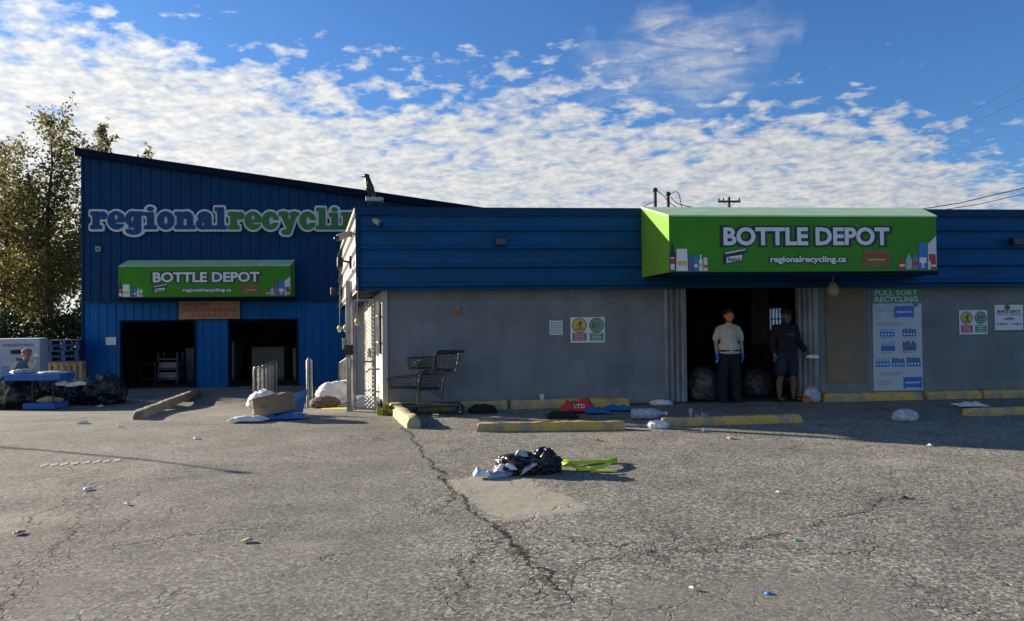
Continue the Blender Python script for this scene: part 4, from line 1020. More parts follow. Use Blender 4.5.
def basket(pa, pb, pc, pd, name, nw=12, nh=4, tilt=0):
    """wire basket: top-left, top-right, bottom-right, bottom-left pixel corners"""
    A_, B_, C_, D_ = [cz(*p) for p in (pa, pb, pc, pd)]; mb = MB(); L = lambda p, q, k: (p[0] + (q[0] - p[0]) * k, p[1] + (q[1] - p[1]) * k)
    for y in (-hw + .03, hw - .03):
        for k in range(nh + 1):
            p = L(A_, D_, k / nh); q = L(B_, C_, k / nh); mb.tube([(p[0], y, p[1]), (q[0], y, q[1])], .009 if k in (0, nh) else .004, 5)
        for k in range(nw + 1):
            p = L(A_, B_, k / nw); q = L(D_, C_, k / nw); mb.tube([(p[0], y, p[1]), (q[0], y, q[1])], .0035, 4)
    for k in range(nw + 1):
        p = L(D_, C_, k / nw); mb.tube([(p[0], -hw + .03, p[1]), (p[0], hw - .03, p[1])], .0035, 4)
    for k in range(8):
        y = -hw + .03 + (2 * hw - .06) * k / 7
        mb.tube([(D_[0], y, D_[1]), (C_[0], y, C_[1])], .0035, 4); mb.tube([(A_[0], y, A_[1]), (D_[0], y, D_[1])], .0035, 4)
    for p in (A_, B_): mb.tube([(p[0], -hw + .03, p[1]), (p[0], hw - .03, p[1])], .009, 6)
    obj(name, mb, M['cart_metal'], t)
basket((408, 357), (434, 356), (433, 367), (410, 367), 'upper_basket', 9, 4)
basket((437, 353), (457, 353), (455, 369), (436, 369), 'child_seat', 8, 5)
basket((388, 377), (420, 374.5), (419, 387), (390, 386), 'lower_basket', 12, 4)
basket((421, 373), (444, 372.5), (442, 388), (420, 388), 'rear_basket', 9, 5)
mb = MB(); a = cz(393, 405.5); b = cz(460, 404)
for y in (-hw - .02, hw + .02): mb.tube([(a[0], y, a[1]), (b[0], y, b[1])], .018, 8)
for k in range(7): x = a[0] + (b[0] - a[0]) * k / 6; mb.tube([(x, -hw - .02, a[1]), (x, hw + .02, a[1])], .012, 6)
mb.box(cz(415, 0)[0], cz(458, 0)[0], -hw, hw, a[1] + .015, a[1] + .035)
obj('base_frame', mb, M['cart_metal'], t)
for x in (-.30, .52):
    for y in (-hw, hw):
        w = obj('wheel', MB().lathe((x, y, .065), [(.02, -.02), (.062, -.018), (.066, 0), (.062, .018), (.02, .02)], 18, 'y'), M['rubber'], t, smooth='auto')
        obj('hub', MB().lathe((x, y, .065), [(.028, -.024), (.028, .024)], 12, 'y'), M['galv'], w); obj('caster_fork', MB().box(x - .02, x + .02, y - .03, y + .03, .075, .135), M['cart_metal'], w)
p = cz(420, 362); 
mb = MB().ell((0, 0, 0), .12, .1, .05); 
for i, v in enumerate(mb.v): n = noise.noise(Vector(v) * 12) * .05; mb.v[i] = (v[0] + n, v[1] + n, v[2] + n)
single('paper_bag', mb, M['cardboard'], 'crumpled brown paper bag lying in the upper tier of the cart', 'bag', (co.x + p[0], 12.85, p[1]), smooth=True)

# ------------------------------------------------------------------ kerb stops
def curb(p, q, label, mt=M['curb'], w=.16, h=.12, group='worn concrete parking stops', seed=0, dz=0.0):
    p = Vector(p); q = Vector(q); d = q - p; L = Vector((d.x, d.y)).length; a = math.atan2(d.y, d.x); mb = MB()
    prof = [(-w / 2, 0), (-w / 2, h * .45), (-w * .34, h * .92), (-w * .26, h), (w * .26, h), (w * .34, h * .92), (w / 2, h * .45), (w / 2, 0)]
    n = max(6, int(L / .08)); vs = []; np_ = len(prof)
    for i in range(n + 1):
        t = i / n; e = 1.0
        if i in (0, n): e = .84
        for k, (y, z) in enumerate(prof):
            jj = Vector((t * L * 5 + seed, y * 9, z * 9)); nn = noise.noise(jj) * .015 + (noise.noise(jj * 3.3) * .010)
            x = t * L + (0.02 * (z / h) * (1 if i == 0 else -1 if i == n else 0))
            vs.append((x + (nn if i in (0, n) else 0), y * e + nn, max(0, z * (e * .5 + .5) + (nn if z > 0 else 0)) + dz))
    fs = [(i * np_ + k, i * np_ + (k + 1) % np_, (i + 1) * np_ + (k + 1) % np_, (i + 1) * np_ + k) for i in range(n) for k in range(np_)]
    fs += [tuple(range(np_)), tuple(n * np_ + k for k in range(np_ - 1, -1, -1))]
    mb.add(vs, fs)
    # follow ground slope
    zz = q.z - p.z
    for i, v in enumerate(mb.v): mb.v[i] = (v[0], v[1], v[2] + zz * v[0] / L)
    return single('parking_stop', mb, mt, label, 'parking stop', (p.x, p.y, p.z), a, group, smooth='auto')
curb(G(477, 431), G(625, 429), 'yellow parking stop alone on the lot below the left grey wall', seed=1)
curb(G(661, 426), G(801, 422), 'yellow parking stop on the ground directly in front of the entrance', seed=5)
curb(G(965, 415.5), G(1120, 412), 'yellow parking stop cut by the right edge of the photo', seed=9)
curb(G(394, 411), G(414, 428), 'short pale sunlit parking stop slanting out from the building corner', mt=M['curb_sunlit'], w=.24, h=.16, seed=13)
curb(G(138, 419.5), G(198, 393.5), 'grey slanting parking stop in front of the left bay', mt=M['curb_grey'], w=.2, h=.15, seed=17)
def wcurb(px0, px1, lab, seed):
    a, _ = ha(px0, 400, -.22); b, _ = ha(px1, 400, -.22)
    return curb(FA.w(a, -.2, 0), FA.w(b, -.2, 0), lab, seed=seed, h=.15, w=.2)
wcurb(385.5, 456, 'yellow stop against the wall beneath the shopping cart', 21)
wcurb(459, 507, 'short yellow stop against the wall just right of the cart', 25)
wcurb(510, 629, 'long yellow stop against the wall behind the red cloth', 29)
wcurb(823, 921, 'yellow stop against the wall beneath the tall poster', 33)
wcurb(926, 980, 'yellow stop against the wall beneath the twin sign right of the tall poster', 37)
wcurb(982, 1060, 'yellow stop against the wall under the opening hours sign', 41)

# ------------------------------------------------------------------ soft things
def blob(r, seed, amp=.12, freq=4.0, flat=True, sub=4, neck=False, ridge=True, boxy=False):
    bm = bmesh.new(); bmesh.ops.create_icosphere(bm, subdivisions=sub, radius=1)
    o = Vector((seed * 3.1, seed * 1.7, seed))
    for v in bm.verts:
        d = v.co.normalized(); n = noise.noise(d * 1.6 + o) * .5
        f = 1 - 2 * abs(noise.noise(d * freq + o)) if ridge else noise.noise(d * freq + o)
        f2 = 1 - 2 * abs(noise.noise(d * freq * 2.3 + o * 2))
        k = 1 + amp * (n + f * .7 + f2 * .35)
        if neck and d.z > .75: k += (d.z - .75) * .7
        if boxy: k *= 1.0 / max(abs(d.x), abs(d.y), abs(d.z)) ** .8
        c = Vector((d.x * r[0], d.y * r[1], d.z * r[2])) * k
        if neck and d.z > .75:
            s = max(.28, 1 - (d.z - .75) * 3.2); c.x *= s; c.y *= s
        if flat and c.z < -r[2] * .62: c.z = -r[2] * .62 + (c.z + r[2] * .62) * .06
        v.co = c
    zm = min(v.co.z for v in bm.verts)
    for v in bm.verts: v.co.z -= zm
    me = bpy.data.meshes.new('blob'); bm.to_mesh(me); bm.free()
    me.polygons.foreach_set('use_smooth', [True] * len(me.polygons)); return me
def soft(name, r, seed, mt, label, cat, loc, rz=0, group=None, **k):
    return single(name, blob(r, seed, **k), M[mt], label, cat, loc, rz, group)
def cloth(w, d, h, seed, nx=26, ny=18, sharp=1.9):
    """crumpled sheet lying on the ground"""
    mb = MB(); o = Vector((seed, seed * 2.3, 0)); vs = []
    for j in range(ny + 1):
        for i in range(nx + 1):
            u, v = i / nx - .5, j / ny - .5; q = Vector((u * w * 2.2, v * d * 2.2, 0)) * sharp + o
            e = 1 - max(abs(u), abs(v)) * 2; rr = 1 + .35 * noise.noise(Vector((math.atan2(v, u) * 1.3, seed, 0)))
            z = h * ((.5 + .5 * noise.noise(q)) * .8 + .25 * abs(noise.noise(q * 2.2))) * (min(1, e * 2.4) + .1) + .02 + .006
            vs.append((u * w * rr + noise.noise(q + Vector((9, 0, 0))) * .1 * w, v * d * rr + noise.noise(q + Vector((0, 9, 0))) * .1 * d, z))
    mb.add(vs, [(j * (nx + 1) + i, j * (nx + 1) + i + 1, (j + 1) * (nx + 1) + i + 1, (j + 1) * (nx + 1) + i) for j in range(ny) for i in range(nx)])
    return mb
def sheet_thing(name, w, d, h, seed, mt, label, cat, loc, rz=0, group=None, sharp=1.9):
    o = single(name, cloth(w, d, h, seed, sharp=sharp), M[mt], label, cat, loc, rz, group, smooth=True)
    s = o.modifiers.new('thick', 'SOLIDIFY'); s.thickness = .006; return o

# lot centre: black bag, film, lime vest
t = thing('torn_bag', 'torn glossy black rubbish bag with white film in the middle of the lot', 'bag', G(526, 472), 0)
p0 = G(526, 472)
obj('bag', blob((.24, .17, .10), 3, amp=.5, freq=2.2, sub=5), M['bag_black'], t)
o2 = obj('bag_fold', blob((.12, .11, .13), 8, amp=.5, freq=2.2, sub=5), M['bag_black'], t); o2.location = (.20, -.02, 0)
o2 = obj('white_film', mkmesh(cloth(.16, .12, .09, 5, sharp=3), 'film', True), M['bag_clear'], t); o2.location = (-.05, -.04, .15)
o2 = obj('white_film', mkmesh(cloth(.22, .12, .10, 6, sharp=3), 'film', True), M['bag_white'], t); o2.location = (-.2, -.12, .03)
o2 = obj('white_film', mkmesh(cloth(.20, .07, .06, 7, sharp=3), 'film', True), M['bag_clear'], t); o2.location = (.04, -.2, .05); o2.rotation_euler = (0, -.5, .3)
a = G(482, 478)
sheet_thing('plastic_bag', .20, .13, .13, 12, 'bag_white', 'crumpled white plastic bag left of the torn black bag', 'bag', a, sharp=3)
mb = MB(); pts = [G(488, 479), G(498, 477), G(508, 476), G(518, 472), G(526, 470)]
vs = []
for i, q in enumerate(pts):
    vs += [(q.x, q.y - .05 - .02 * (i % 2), .008), (q.x, q.y, .05 + .02 * (i % 2)), (q.x, q.y + .06, .008)]
mb.add(vs, [(3 * i + k, 3 * i + k + 1, 3 * i + k + 4, 3 * i + k + 3) for i in range(4) for k in range(2)])
single('plastic_strip', mb, M['bag_clear'], 'long twisted grey white plastic strip in front of the torn black bag', 'plastic strip', smooth=True)
mb = MB()
def strap(pix, w, hs):
    pts = [G(*q) for q in pix]; vs = []
    for i, q in enumerate(pts):
        z = .012 + hs[i % len(hs)]; vs += [(q.x, q.y - w, z), (q.x, q.y - w * .3, z + .035), (q.x, q.y + w, z + .012)]
    mb.add(vs, [(3 * i + k, 3 * i + k + 1, 3 * i + k + 4, 3 * i + k + 3) for i in range(len(pts) - 1) for k in range(2)])
strap([(556, 465), (566, 465.5), (574, 466), (584, 464.5), (596, 463.5), (608, 463), (617, 463)], .045, [.0, .02, .01, .0, .0])
strap([(570, 469), (580, 471), (592, 471.5), (604, 470), (612, 466), (617, 463.5)], .05, [.03, .0, .01, .02])
strap([(556, 466), (563, 469), (571, 470)], .07, [.05, .03])
o = single('safety_vest', mb, M['lime'], 'bright lime safety vest twisted on the asphalt right of the torn black bag', 'vest', smooth=True); o.modifiers.new('t', 'SOLIDIFY').thickness = .006
o = sheet_thing('yellow_scrap', .26, .06, .03, 4, 'yellow', 'small yellow scrap just below the lime safety vest', 'litter', G(604, 474))

# in front of the wall
sheet_thing('red_cloth', .55, .34, .30, 6, 'redcloth', 'red garment with white print lying by the wall', 'clothing', G(578, 412.5) + Vector((0, 0, .0)), .3)
rc = bpy.data.objects['red_cloth']
rc = bpy.data.objects['red_cloth']
from mathutils.bvhtree import BVHTree
bv = BVHTree.FromPolygons([v.co[:] for v in rc.data.vertices], [tuple(p.vertices) for p in rc.data.polygons])
pm_ = MB(); tv, tf = text_mesh('LTD', -.12, .06, .09, .155, 0, .02); okv = []
for v in tv:
    h = bv.ray_cast(Vector((v[0], -1.0, v[2])), Vector((0, 1, 0)))[0]; okv.append(h + Vector((0, -.006, .004)) if h is not None else None)
tf = [f for f in tf if all(okv[i] is not None and abs(okv[i].y - okv[f[0]].y) < .08 for i in f)]
if tf: pm_.add([q if q is not None else (0, 0, .1) for q in okv], tf); obj('print', pm_, M['sign_white'], rc)
sheet_thing('black_cloth', .55, .28, .12, 9, 'black_cloth', 'black cloth heap in front of the red garment', 'clothing', G(562, 418))
sheet_thing('blue_tarp', .42, .26, .14, 14, 'tarp', 'crumpled blue plastic sheet right of the red garment, nearer piece', 'plastic sheet', G(598, 414))
sheet_thing('blue_tarp', .50, .24, .12, 17, 'tarp', 'flat blue plastic sheet right of the red garment, farther piece', 'plastic sheet', G(617, 411))
soft('black_cloth', (.2, .12, .08), 21, 'black_cloth', 'little black cloth lump beside the short yellow stop near the cart', 'clothing', G(483, 413), amp=.4)
x, _ = ha(542, 400, -.2); single('paper_cup', MB().lathe((0, 0, 0), [(.03, 0), (.042, .09), (.044, .09), (.044, .1)], 12), M['litter_white'], 'white cup standing on the long wall stop', 'cup', FA.w(x, -.2, .15))
mb = MB().lathe((0, 0, .09), [(.01, -.26), (.085, -.24), (.09, -.1), (.082, -.05), (.09, 0), (.09, .12), (.06, .2), (.025, .24), (.025, .29)], 16, 'x')
t = thing('plastic_jug', 'clear plastic jug lying on its side near the entrance stop', 'jug', G(647, 419.5), 0)
obj('bottle', mb, M['bag_clear'], t, smooth='auto'); obj('cap', MB().lathe((0, 0, .09), [(.03, .29), (.03, .32)], 12, 'x'), M['litter_white'], t)
t = thing('cup_row', 'clear cups standing behind the entrance stop', 'cups', (0, 0, 0)) if False else None
for i, (px, hh) in enumerate(((691, .16), (697, .08), (703, .1), (706, .08))):
    single('clear_cup', MB().lathe((0, 0, 0), [(.02, 0), (.035, hh), (.03, hh)], 10), M['bag_clear'], ('tall clear cup behind the yellow stop at the entrance', 'low clear cup second from left behind the entrance stop', 'clear cup third from left behind the entrance stop', 'clear cup at the right end of the row behind the entrance stop')[i], 'cup', G(px, 418.5), group='clear cups behind the entrance stop')
soft('paper_scrap', (.12, .08, .06), 24, 'litter_white', 'crumpled white paper at the left tip of the entrance stop', 'litter', G(658, 428), amp=.5)
soft('plastic_bag', (.16, .13, .10), 27, 'bag_clear', 'pale clear plastic bag on the ground below the tall poster', 'bag', G(905, 420.5), amp=.28, freq=2.4)
sheet_thing('plastic_bag', .5, .28, .10, 30, 'bag_white', 'flat white plastic bag near the stop at the right edge', 'bag', G(970, 407), sharp=3)
soft('plastic_bag', (.12, .08, .15), 33, 'bag_clear', 'clear bag with an orange wrapper against the entrance wall', 'bag', FA.w(*(ha(812, 395, -.2)[0], -.2, 0)), amp=.4)
soft('orange_wrapper', (.06, .05, .06), 36, 'litter_orange', 'orange wrapper at the foot of the right folding shutter', 'litter', FA.w(ha(806, 395, -.3)[0], -.32, 0), amp=.5)
soft('white_scrap', (.16, .09, .05), 38, 'litter_white', 'pale rubble scrap at the foot of the left folding shutter', 'litter', FA.w(ha(661, 398, -.12)[0], -.12, 0), amp=.5)

# pile in front of left bays
sheet_thing('blue_tarp', .8, .45, .14, 41, 'tarp', 'blue sheet spread beneath the cardboard in the sunny pile', 'plastic sheet', G(285, 419), .1)
mb = MB(); Mx = Matrix.Rotation(R(-8), 4, 'Y') @ Matrix.Rotation(R(-35), 4, 'X')
mb.box(-.36, .36, -.02, .22, 0.02, .30, Mx)
for i, v in enumerate(mb.v): mb.v[i] = (v[0], v[1], v[2] + .08)
cb = single('cardboard_box', blob((.29, .16, .19), 43, amp=.22, freq=2.0, boxy=True), M['cardboard'], 'crushed brown cardboard box on top of the sunny pile', 'box', G(274, 419) + Vector((0, .05, .07)), .15); cb.rotation_euler = (-.15, -.16, .15)
soft('plastic_bag', (.22, .14, .17), 45, 'bag_white', 'bulging white bag behind the cardboard on the sunny pile', 'bag', G(259, 416) + Vector((0, .2, .1)), amp=.4)
sheet_thing('white_cloth', .6, .28, .14, 47, 'litter_white', 'flat white cloth trailing left of the sunny pile', 'cloth', G(247, 422), 0)
mb = MB().add([(0, 0, 0), (.28, .02, .02), (.36, .06, .42), (.06, .1, .34)], [(0, 1, 2, 3)])
o = single('blue_flap', mb, M['tarp'], 'stiff blue plastic flap standing up behind the crushed cardboard', 'plastic sheet', G(284, 416) + Vector((0, .15, .02))); o.modifiers.new('t', 'SOLIDIFY').thickness = .01

# sacks at side wall
soft('white_sack', (.34, .24, .27), 51, 'bag_white', 'big stuffed white sack beside the side wall', 'sack', G(335, 405), .3, amp=.25)
soft('brown_sack', (.26, .22, .13), 53, 'sack', 'brown cloth sack left of the big white sack', 'sack', G(325, 407.5), amp=.25)
soft('plastic_bag', (.26, .18, .11), 55, 'bag_clear', 'pale clear bag behind the chain link gate', 'bag', G(365, 407), amp=.4)

# barriers
def hoop(px_, py_, h, name_lab, rz, L):
    return None
pA = G(255.5, 405.5); pB = G(273.5, 393.5)
t = thing('cart_corral', 'low rack of bright steel hoops standing before the right bay', 'rack', (0, 0, 0))
d = pB - pA; n_h = 6
for k in range(n_h):
    q = pA + d * (k / (n_h - 1)); q.z = gz(q.x, q.y); sd_ = Vector((0.10, .12, 0)); hgt = .90 
    obj('hoop', MB().tube([q - Vector((.03, 0, 0)), q + Vector((-.03, 0, hgt * .94)), q + Vector((-.02, 0, hgt)), q + Vector((.05, .1, hgt)), q + Vector((.06, .1, hgt * .94)), q + Vector((.06, .1, 0))], .026, 10), M['galv'], t, smooth='auto')
obj('top_rail', MB().tube([pA + Vector((.01, 0, .86)), pB + Vector((.01, 0, .86))], .015, 8), M['galv'], t)
q = G(309.5, 408)
t = thing('steel_bollard', 'lone narrow steel hoop post standing left of the sacks', 'post', q, 0)
obj('hoop', MB().tube([(-.035, 0, 0), (-.035, 0, .98), (-.02, .02, 1.03), (.03, .02, 1.0), (.04, .02, 0)], .028, 10), M['galv'], t, smooth='auto')
obj('foot_plate', MB().box(-.12, .12, -.08, .1, .0, .02), M['galv'], t)

# ------------------------------------------------------------------ left cluster
q = G(10, 400); by_ = 18.9; zg = -.4
cr_ = P(40, 390, by_); W = 2.4; an_ = R(25)
FN = Fr((cr_.x - W * math.cos(an_), by_ - W * math.sin(an_), zg), an_)
_, zt_ = FN.hit(38, 338.5)
t = thing('donation_bin', 'large pale grey metal collection bin with a dark slot at the left edge', 'bin', FN.o, an_)
mb = MB().box(0, W, 0, 1.4, .06, zt_)
obj('body', mb, M['bin'], t, bevel=.03)
def bp(px, py): return FN.hit(px, py)
a, c = bp(11, 354); b, d = bp(24.5, 350.5); s_ = obj('slot', MB().box(a, b, -.03, -.004, c, d + .02), M['black_metal'], t); obj('slot_hood', MB().box(a - .03, b + .03, -.1, -.031, d + .025, d + .05), M['bin'], s_)
a, c = bp(2, 376); b, d = bp(9, 366); obj('label_panel', MB().box(a, b, -.012, -.004, c, d), M['poster_lblue'], t)
a, c = bp(16, 364); b, d = bp(22, 358); obj('hatch', MB().box(a, b, -.014, -.004, c, d), M['greycloth'], t)
a, c = bp(2, 346.8); b, d = bp(34, 343.5); mb = add_text(MB(), 'CLOTHING AND BOTTLE DONATION', a, b, c, d, -.01, .01); obj('lettering', mb, M['ink'], t)
for x in (.3, W - .3): obj('skid', MB().box(x - .1, x + .1, .1, 1.5, 0, .057), M['black_metal'], t)

# pallets and crate
Yp = 19.6
Yp = 21.5; xa = P(48, 380, Yp).x; xb = xa + .88
t = thing('wooden_crate', 'open slatted wooden crate under the blue pallets', 'crate', (xa, Yp, -.4), R(24))
hC = P(60, 363, Yp).z + .4; w = xb - xa
mb = MB().box(0, w, .02, .05, .1, .16); mb.box(0, w, .02, .05, hC - .1, hC); obj('rail', mb, M['wood'], t)
for k in range(6): x = w * k / 5.6; obj('slat', MB().box(x, x + .075, -.004, .018, .05, hC), M['wood'], t)
obj('base', MB().box(0, w, .052, .9, .0, .12), M['wood'], t); obj('back', MB().box(0, w, .8, .83, .125, hC), M['wood'], t); obj('lid', MB().box(0, w, .052, .9, hC + .002, hC + .03), M['wood'], t)
zb0 = -.4 + hC + .032; zTop = P(60, 340, Yp).z; nP = 4; ph = (zTop - zb0) / nP
def pallet_mesh(parent):
    mb = MB()
    for k in range(5): mb.box(0, w - .1, k * .2, k * .2 + .12, ph - .025, ph - .003)
    obj('deck', mb, M['blue_pallet'], parent)
    for x in (0, w / 2 - .1, w - .2): obj('runner', MB().box(x, x + .1, 0, .92, .022, ph - .027), M['blue_pallet'], parent)
    mb = MB()
    for k in range(3): mb.box(0, w - .1, k * .4, k * .4 + .1, .0, .02)
    obj('bottom_boards', mb, M['blue_pallet'], parent)
t = thing('pallet', 'lowest blue wooden pallet resting on the slatted crate', 'pallet', (xa, Yp, zb0), R(24), 'stacked blue pallets by the warehouse'); pallet_mesh(t)
for k, lb in ((1, 'second blue pallet up in the stack by the warehouse'), (2, 'third blue pallet up in the stack by the warehouse'), (3, 'topmost blue pallet of the stack by the warehouse')):
    dup(t, (xa - .03 * (k % 2), Yp + .02 * k, zb0 + ph * k), R(24 + 1.5 * (-1) ** k), lb)

# blue utility cart
Yc = 16.9
def cp(px, py): v = P(px, py, Yc); return v.x, v.z
xa, zt1 = cp(13, 373); xb, zt0 = cp(68, 381); zt1 = cp(40, 373)[1]; zt0 = cp(40, 380)[1]
g0 = gz(xa, Yc)
t = thing('utility_cart', 'blue topped utility table on thin black posts beside the rubbish bags', 'table', (xa, Yc, g0), 0)
W = xb - xa
obj('top_tray', MB().box(0, W, -.3, .3, zt0 - g0, zt1 - g0), M['blue_plastic'], t, bevel=.03)
a = cp(31, 405)[0] - xa; b = cp(62, 405)[0] - xa
obj('lower_tray', MB().box(a, b, -.3, .3, .03, .17), M['blue_plastic'], t, bevel=.02)
for x, y in ((a + .2, -.25), (b - .05, -.25), (.05, .25), (b, .25)): obj('post', MB().tube([(x, y, .03), (x, y, zt0 - g0)], .018), M['black_metal'], t)
ct = t
soft('plastic_bag', (.2, .16, .045), 61, 'bag_clear', 'bluish clear bag on the left end of the blue table', 'bag', (xa + .25, Yc, zt1 + .002), amp=.5)
soft('plastic_bag', (.25, .13, .022), 63, 'bag_white', 'flat white bag on the middle of the blue table', 'bag', (xa + .95, Yc - .05, zt1 + .002), amp=.5)
soft('litter_heap', (.2, .12, .06), 65, 'litter_brown', 'tan paper litter heap on the lower blue tray', 'litter', (xa + .85, Yc, g0 + .172), amp=.6)
def binbag(px, py, r, seed, lab, dy=0, neck=False):
    p = G(px, py); return soft('rubbish_bag', r, seed, 'bag_black', lab, 'bag', p + Vector((0, dy, 0)), random.random() * 3, 'black rubbish bags left of the warehouse', amp=.26, freq=2.0, neck=neck, sub=5)
binbag(18, 409, (.50, .40, .48), 71, 'big black rubbish bag in front of the pale bin')
binbag(-6, 408, (.36, .34, .40), 73, 'black rubbish bag cut by the left edge of the photo')
binbag(104, 404, (.44, .40, .42), 75, 'big black rubbish bag leaning at the left end of the blue warehouse')
binbag(74, 404, (.40, .34, .32), 77, 'low black bag topped with white scraps between the table and the warehouse')
binbag(88, 402, (.36, .3, .34), 79, 'black rubbish bag tucked behind the two bags near the warehouse', .35)
binbag(44, 406, (.34, .3, .38), 81, 'black rubbish bag under the blue table', .3)
for i, (px, py) in enumerate(((62, 384), (72, 385), (79, 384))):
    p = P(px, py, 16.9); soft('paper_scrap', (.1, .07, .05), 83 + i, 'litter_white', ('left', 'middle', 'right')[i] + ' white scrap lying on the low black bag', 'litter', (p.x, p.y, p.z - .03), amp=.6)

# ------------------------------------------------------------------ litter
for i, (px, py, m_, s_, lab) in enumerate((
    (82, 423.5, 'litter_white', .11, 'round white scrap on the open lot left of the slanting grey stop'), (88, 490, 'litter_white', .05, 'flat white speck on the lot at the far left'),
    (19, 534, 'litter_orange', .05, 'orange crumb on the asphalt near the left edge'), (196, 439, 'litter_white', .06, 'tiny white scrap right of the faded ground paint'), (127, 505, 'litter_white', .035, 'white pebble sized scrap on the left asphalt'),
    (247, 542, 'litter_brown', .05, 'small tan stone on the left foreground asphalt'), (796, 541, 'litter_green', .035, 'green bottle cap on the foreground asphalt'), (768, 594, 'litter_blue', .035, 'blue bottle cap near the bottom of the photo'),
    (692, 590, 'litter_white', .025, 'white cigarette end near the bottom of the photo'), (706, 431, 'litter_white', .09, 'white and blue scrap in front of the entrance stop'), (930, 446, 'litter_white', .045, 'small white scrap right of the lot centre near the shadow edge'),
    (597, 441, 'redcloth', .05, 'small pinkish scrap between the left stop and the torn bag'), (778, 493, 'litter_white', .025, 'tiny white fleck on the right half of the lot'), (903, 498, 'ink', .06, 'dark tar lump on the right half of the lot'),
    (120, 427, 'litter_white', .05, 'white fleck left of the slanting grey stop'), (100, 407, 'litter_white', .1, 'pale paper lying beside the big bag at the warehouse end'), (730, 439, 'litter_brown', .06, 'tan leaf scrap beneath the entrance stop'))):
    if m_ in ('litter_white', 'redcloth', 'litter_brown', 'litter_orange'):
        o = single('litter_scrap', cloth(s_ * 1.5, s_ * 1.1, s_ * .5, 100 + i, 7, 6, sharp=9), M[m_], lab, 'litter', G(px, py) - Vector((0, 0, .012)), i * .7, smooth=False)
        o.modifiers.new('thick', 'SOLIDIFY').thickness = .004
    else: soft('litter_scrap', (s_ * .5, s_ * .45, s_ * .2), 100 + i, m_, lab, 'litter', G(px, py), amp=.3, sub=2)

# weeds at corner
mb = MB(); c = G(390, 415)
for k in range(60):
    a = random.random() * 6.3; r_ = random.random() * .2; x, y = math.cos(a) * r_, math.sin(a) * r_ * .6; h = .05 + random.random() * .16; w = .02
    mb.add([(x - w, y, 0), (x + w, y, 0), (x + w * 1.5 + random.uniform(-.05, .05), y - .02, h * .7), (x + random.uniform(-.06, .06), y - .03, h)], [(0, 1, 2, 3)])
single('weed_clump', mb, M['weed'], 'small green and yellow weed clump at the foot of the building corner', 'plant', c)

# ------------------------------------------------------------------ right entrance: inside things & people
def al(x, y, z=.024): return FA.w(x, y, z)
def soft_in(px, yl, r, seed, lab, mt='bag_cans'):
    x, _ = ha(px, 400, yl); soft('can_bag', r, seed, mt, lab, 'bag', al(x, yl), 0, 'bags of cans just inside the entrance', amp=.22, freq=3, neck=False)
soft_in(704, .35, (.30, .26, .36), 91, 'big clear bag full of cans beside the left shutter')
soft_in(757, .9, (.27, .25, .30), 93, 'dark bag of cans on the floor between the two standing men')
soft_in(789, 1.6, (.2, .2, .3), 95, 'dim bag of cans behind the man in shorts', 'bag_black')
x, _ = ha(772, 400, 1.8)
t = thing('stacked_bin', 'tall blue plastic bin in the dark entrance behind the man in shorts', 'bin', al(x, 1.8), FA.rz)
obj('body', MB().add([(-.25, -.25, .05), (.25, -.25, .05), (.25, .25, .05), (-.25, .25, .05), (-.3, -.3, .95), (.3, -.3, .95), (.3, .3, .95), (-.3, .3, .95)], [(0, 1, 5, 4), (1, 2, 6, 5), (2, 3, 7, 6), (3, 0, 4, 7), (0, 3, 2, 1), (4, 5, 6, 7)]), M['shorts'], t, bevel=.02)
obj('rim', MB().box(-.33, .33, -.33, .33, .955, 1.0), M['shorts'], t, bevel=.01)

def hand(mb, w, d, side, s=1.0, curl=.5):
    """w wrist, d direction of the fingers; thumb on `side` vector"""
    w = Vector(w); d = Vector(d).normalized(); sv = Vector(side); sv = (sv - d * sv.dot(d)).normalized(); nn = d.cross(sv)
    mb.cap(w, w + d * .045 * s, .026 * s, .034 * s); mb.cap(w + d * .04 * s + sv * .016 * s, w + d * .085 * s + sv * .018 * s, .021 * s, .017 * s); mb.cap(w + d * .04 * s - sv * .016 * s, w + d * .085 * s - sv * .02 * s, .021 * s, .016 * s)
    for k, L in enumerate((.072, .080, .074, .058)):
        b0 = w + d * .085 * s + sv * (.030 - .020 * k) * s
        b1 = b0 + (d + nn * curl * .5).normalized() * L * .5 * s; b2 = b1 + (d + nn * curl * 1.6).normalized() * L * .5 * s
        mb.cap(b0, b1, .0092 * s, .0085 * s, 8); mb.cap(b1, b2, .0085 * s, .0075 * s, 8)
    t0 = w + d * .03 * s + sv * .025 * s; t1 = t0 + (d + sv * .9).normalized() * .035 * s; mb.cap(t0, t1, .013 * s, .011 * s, 8); mb.cap(t1, t1 + (d * 1.2 + sv * .2 + nn * .4).normalized() * .03 * s, .0105 * s, .009 * s, 8)
def head(mb, c, s=1.0, yaw=0.0):
    """face toward -y; c is the head centre"""
    Mx = Matrix.Rotation(yaw, 3, 'Z'); c = Vector(c); L = lambda x, y, z: c + Mx @ Vector((x * s, y * s, z * s))
    mb.ell(L(0, .01, .02), .073 * s, .092 * s, .105 * s, M=Mx); mb.ell(L(0, -.02, -.06), .056 * s, .062 * s, .06 * s, M=Mx); mb.ell(L(0, -.05, -.095), .026 * s, .024 * s, .018 * s)
    mb.cap(L(0, -.088, .015), L(0, -.110, -.022), .010 * s, .015 * s, 8)
    mb.ell(L(0, -.088, .034), .046 * s, .014 * s, .010 * s, M=Mx)
    mb.ell(L(0, -.083, -.056), .026 * s, .012 * s, .007 * s, M=Mx); mb.ell(L(0, -.082, -.070), .022 * s, .012 * s, .007 * s, M=Mx)
    for q in (-1, 1): mb.ell(L(q * .075, .015, -.005), .010 * s, .02 * s, .030 * s, M=Mx)
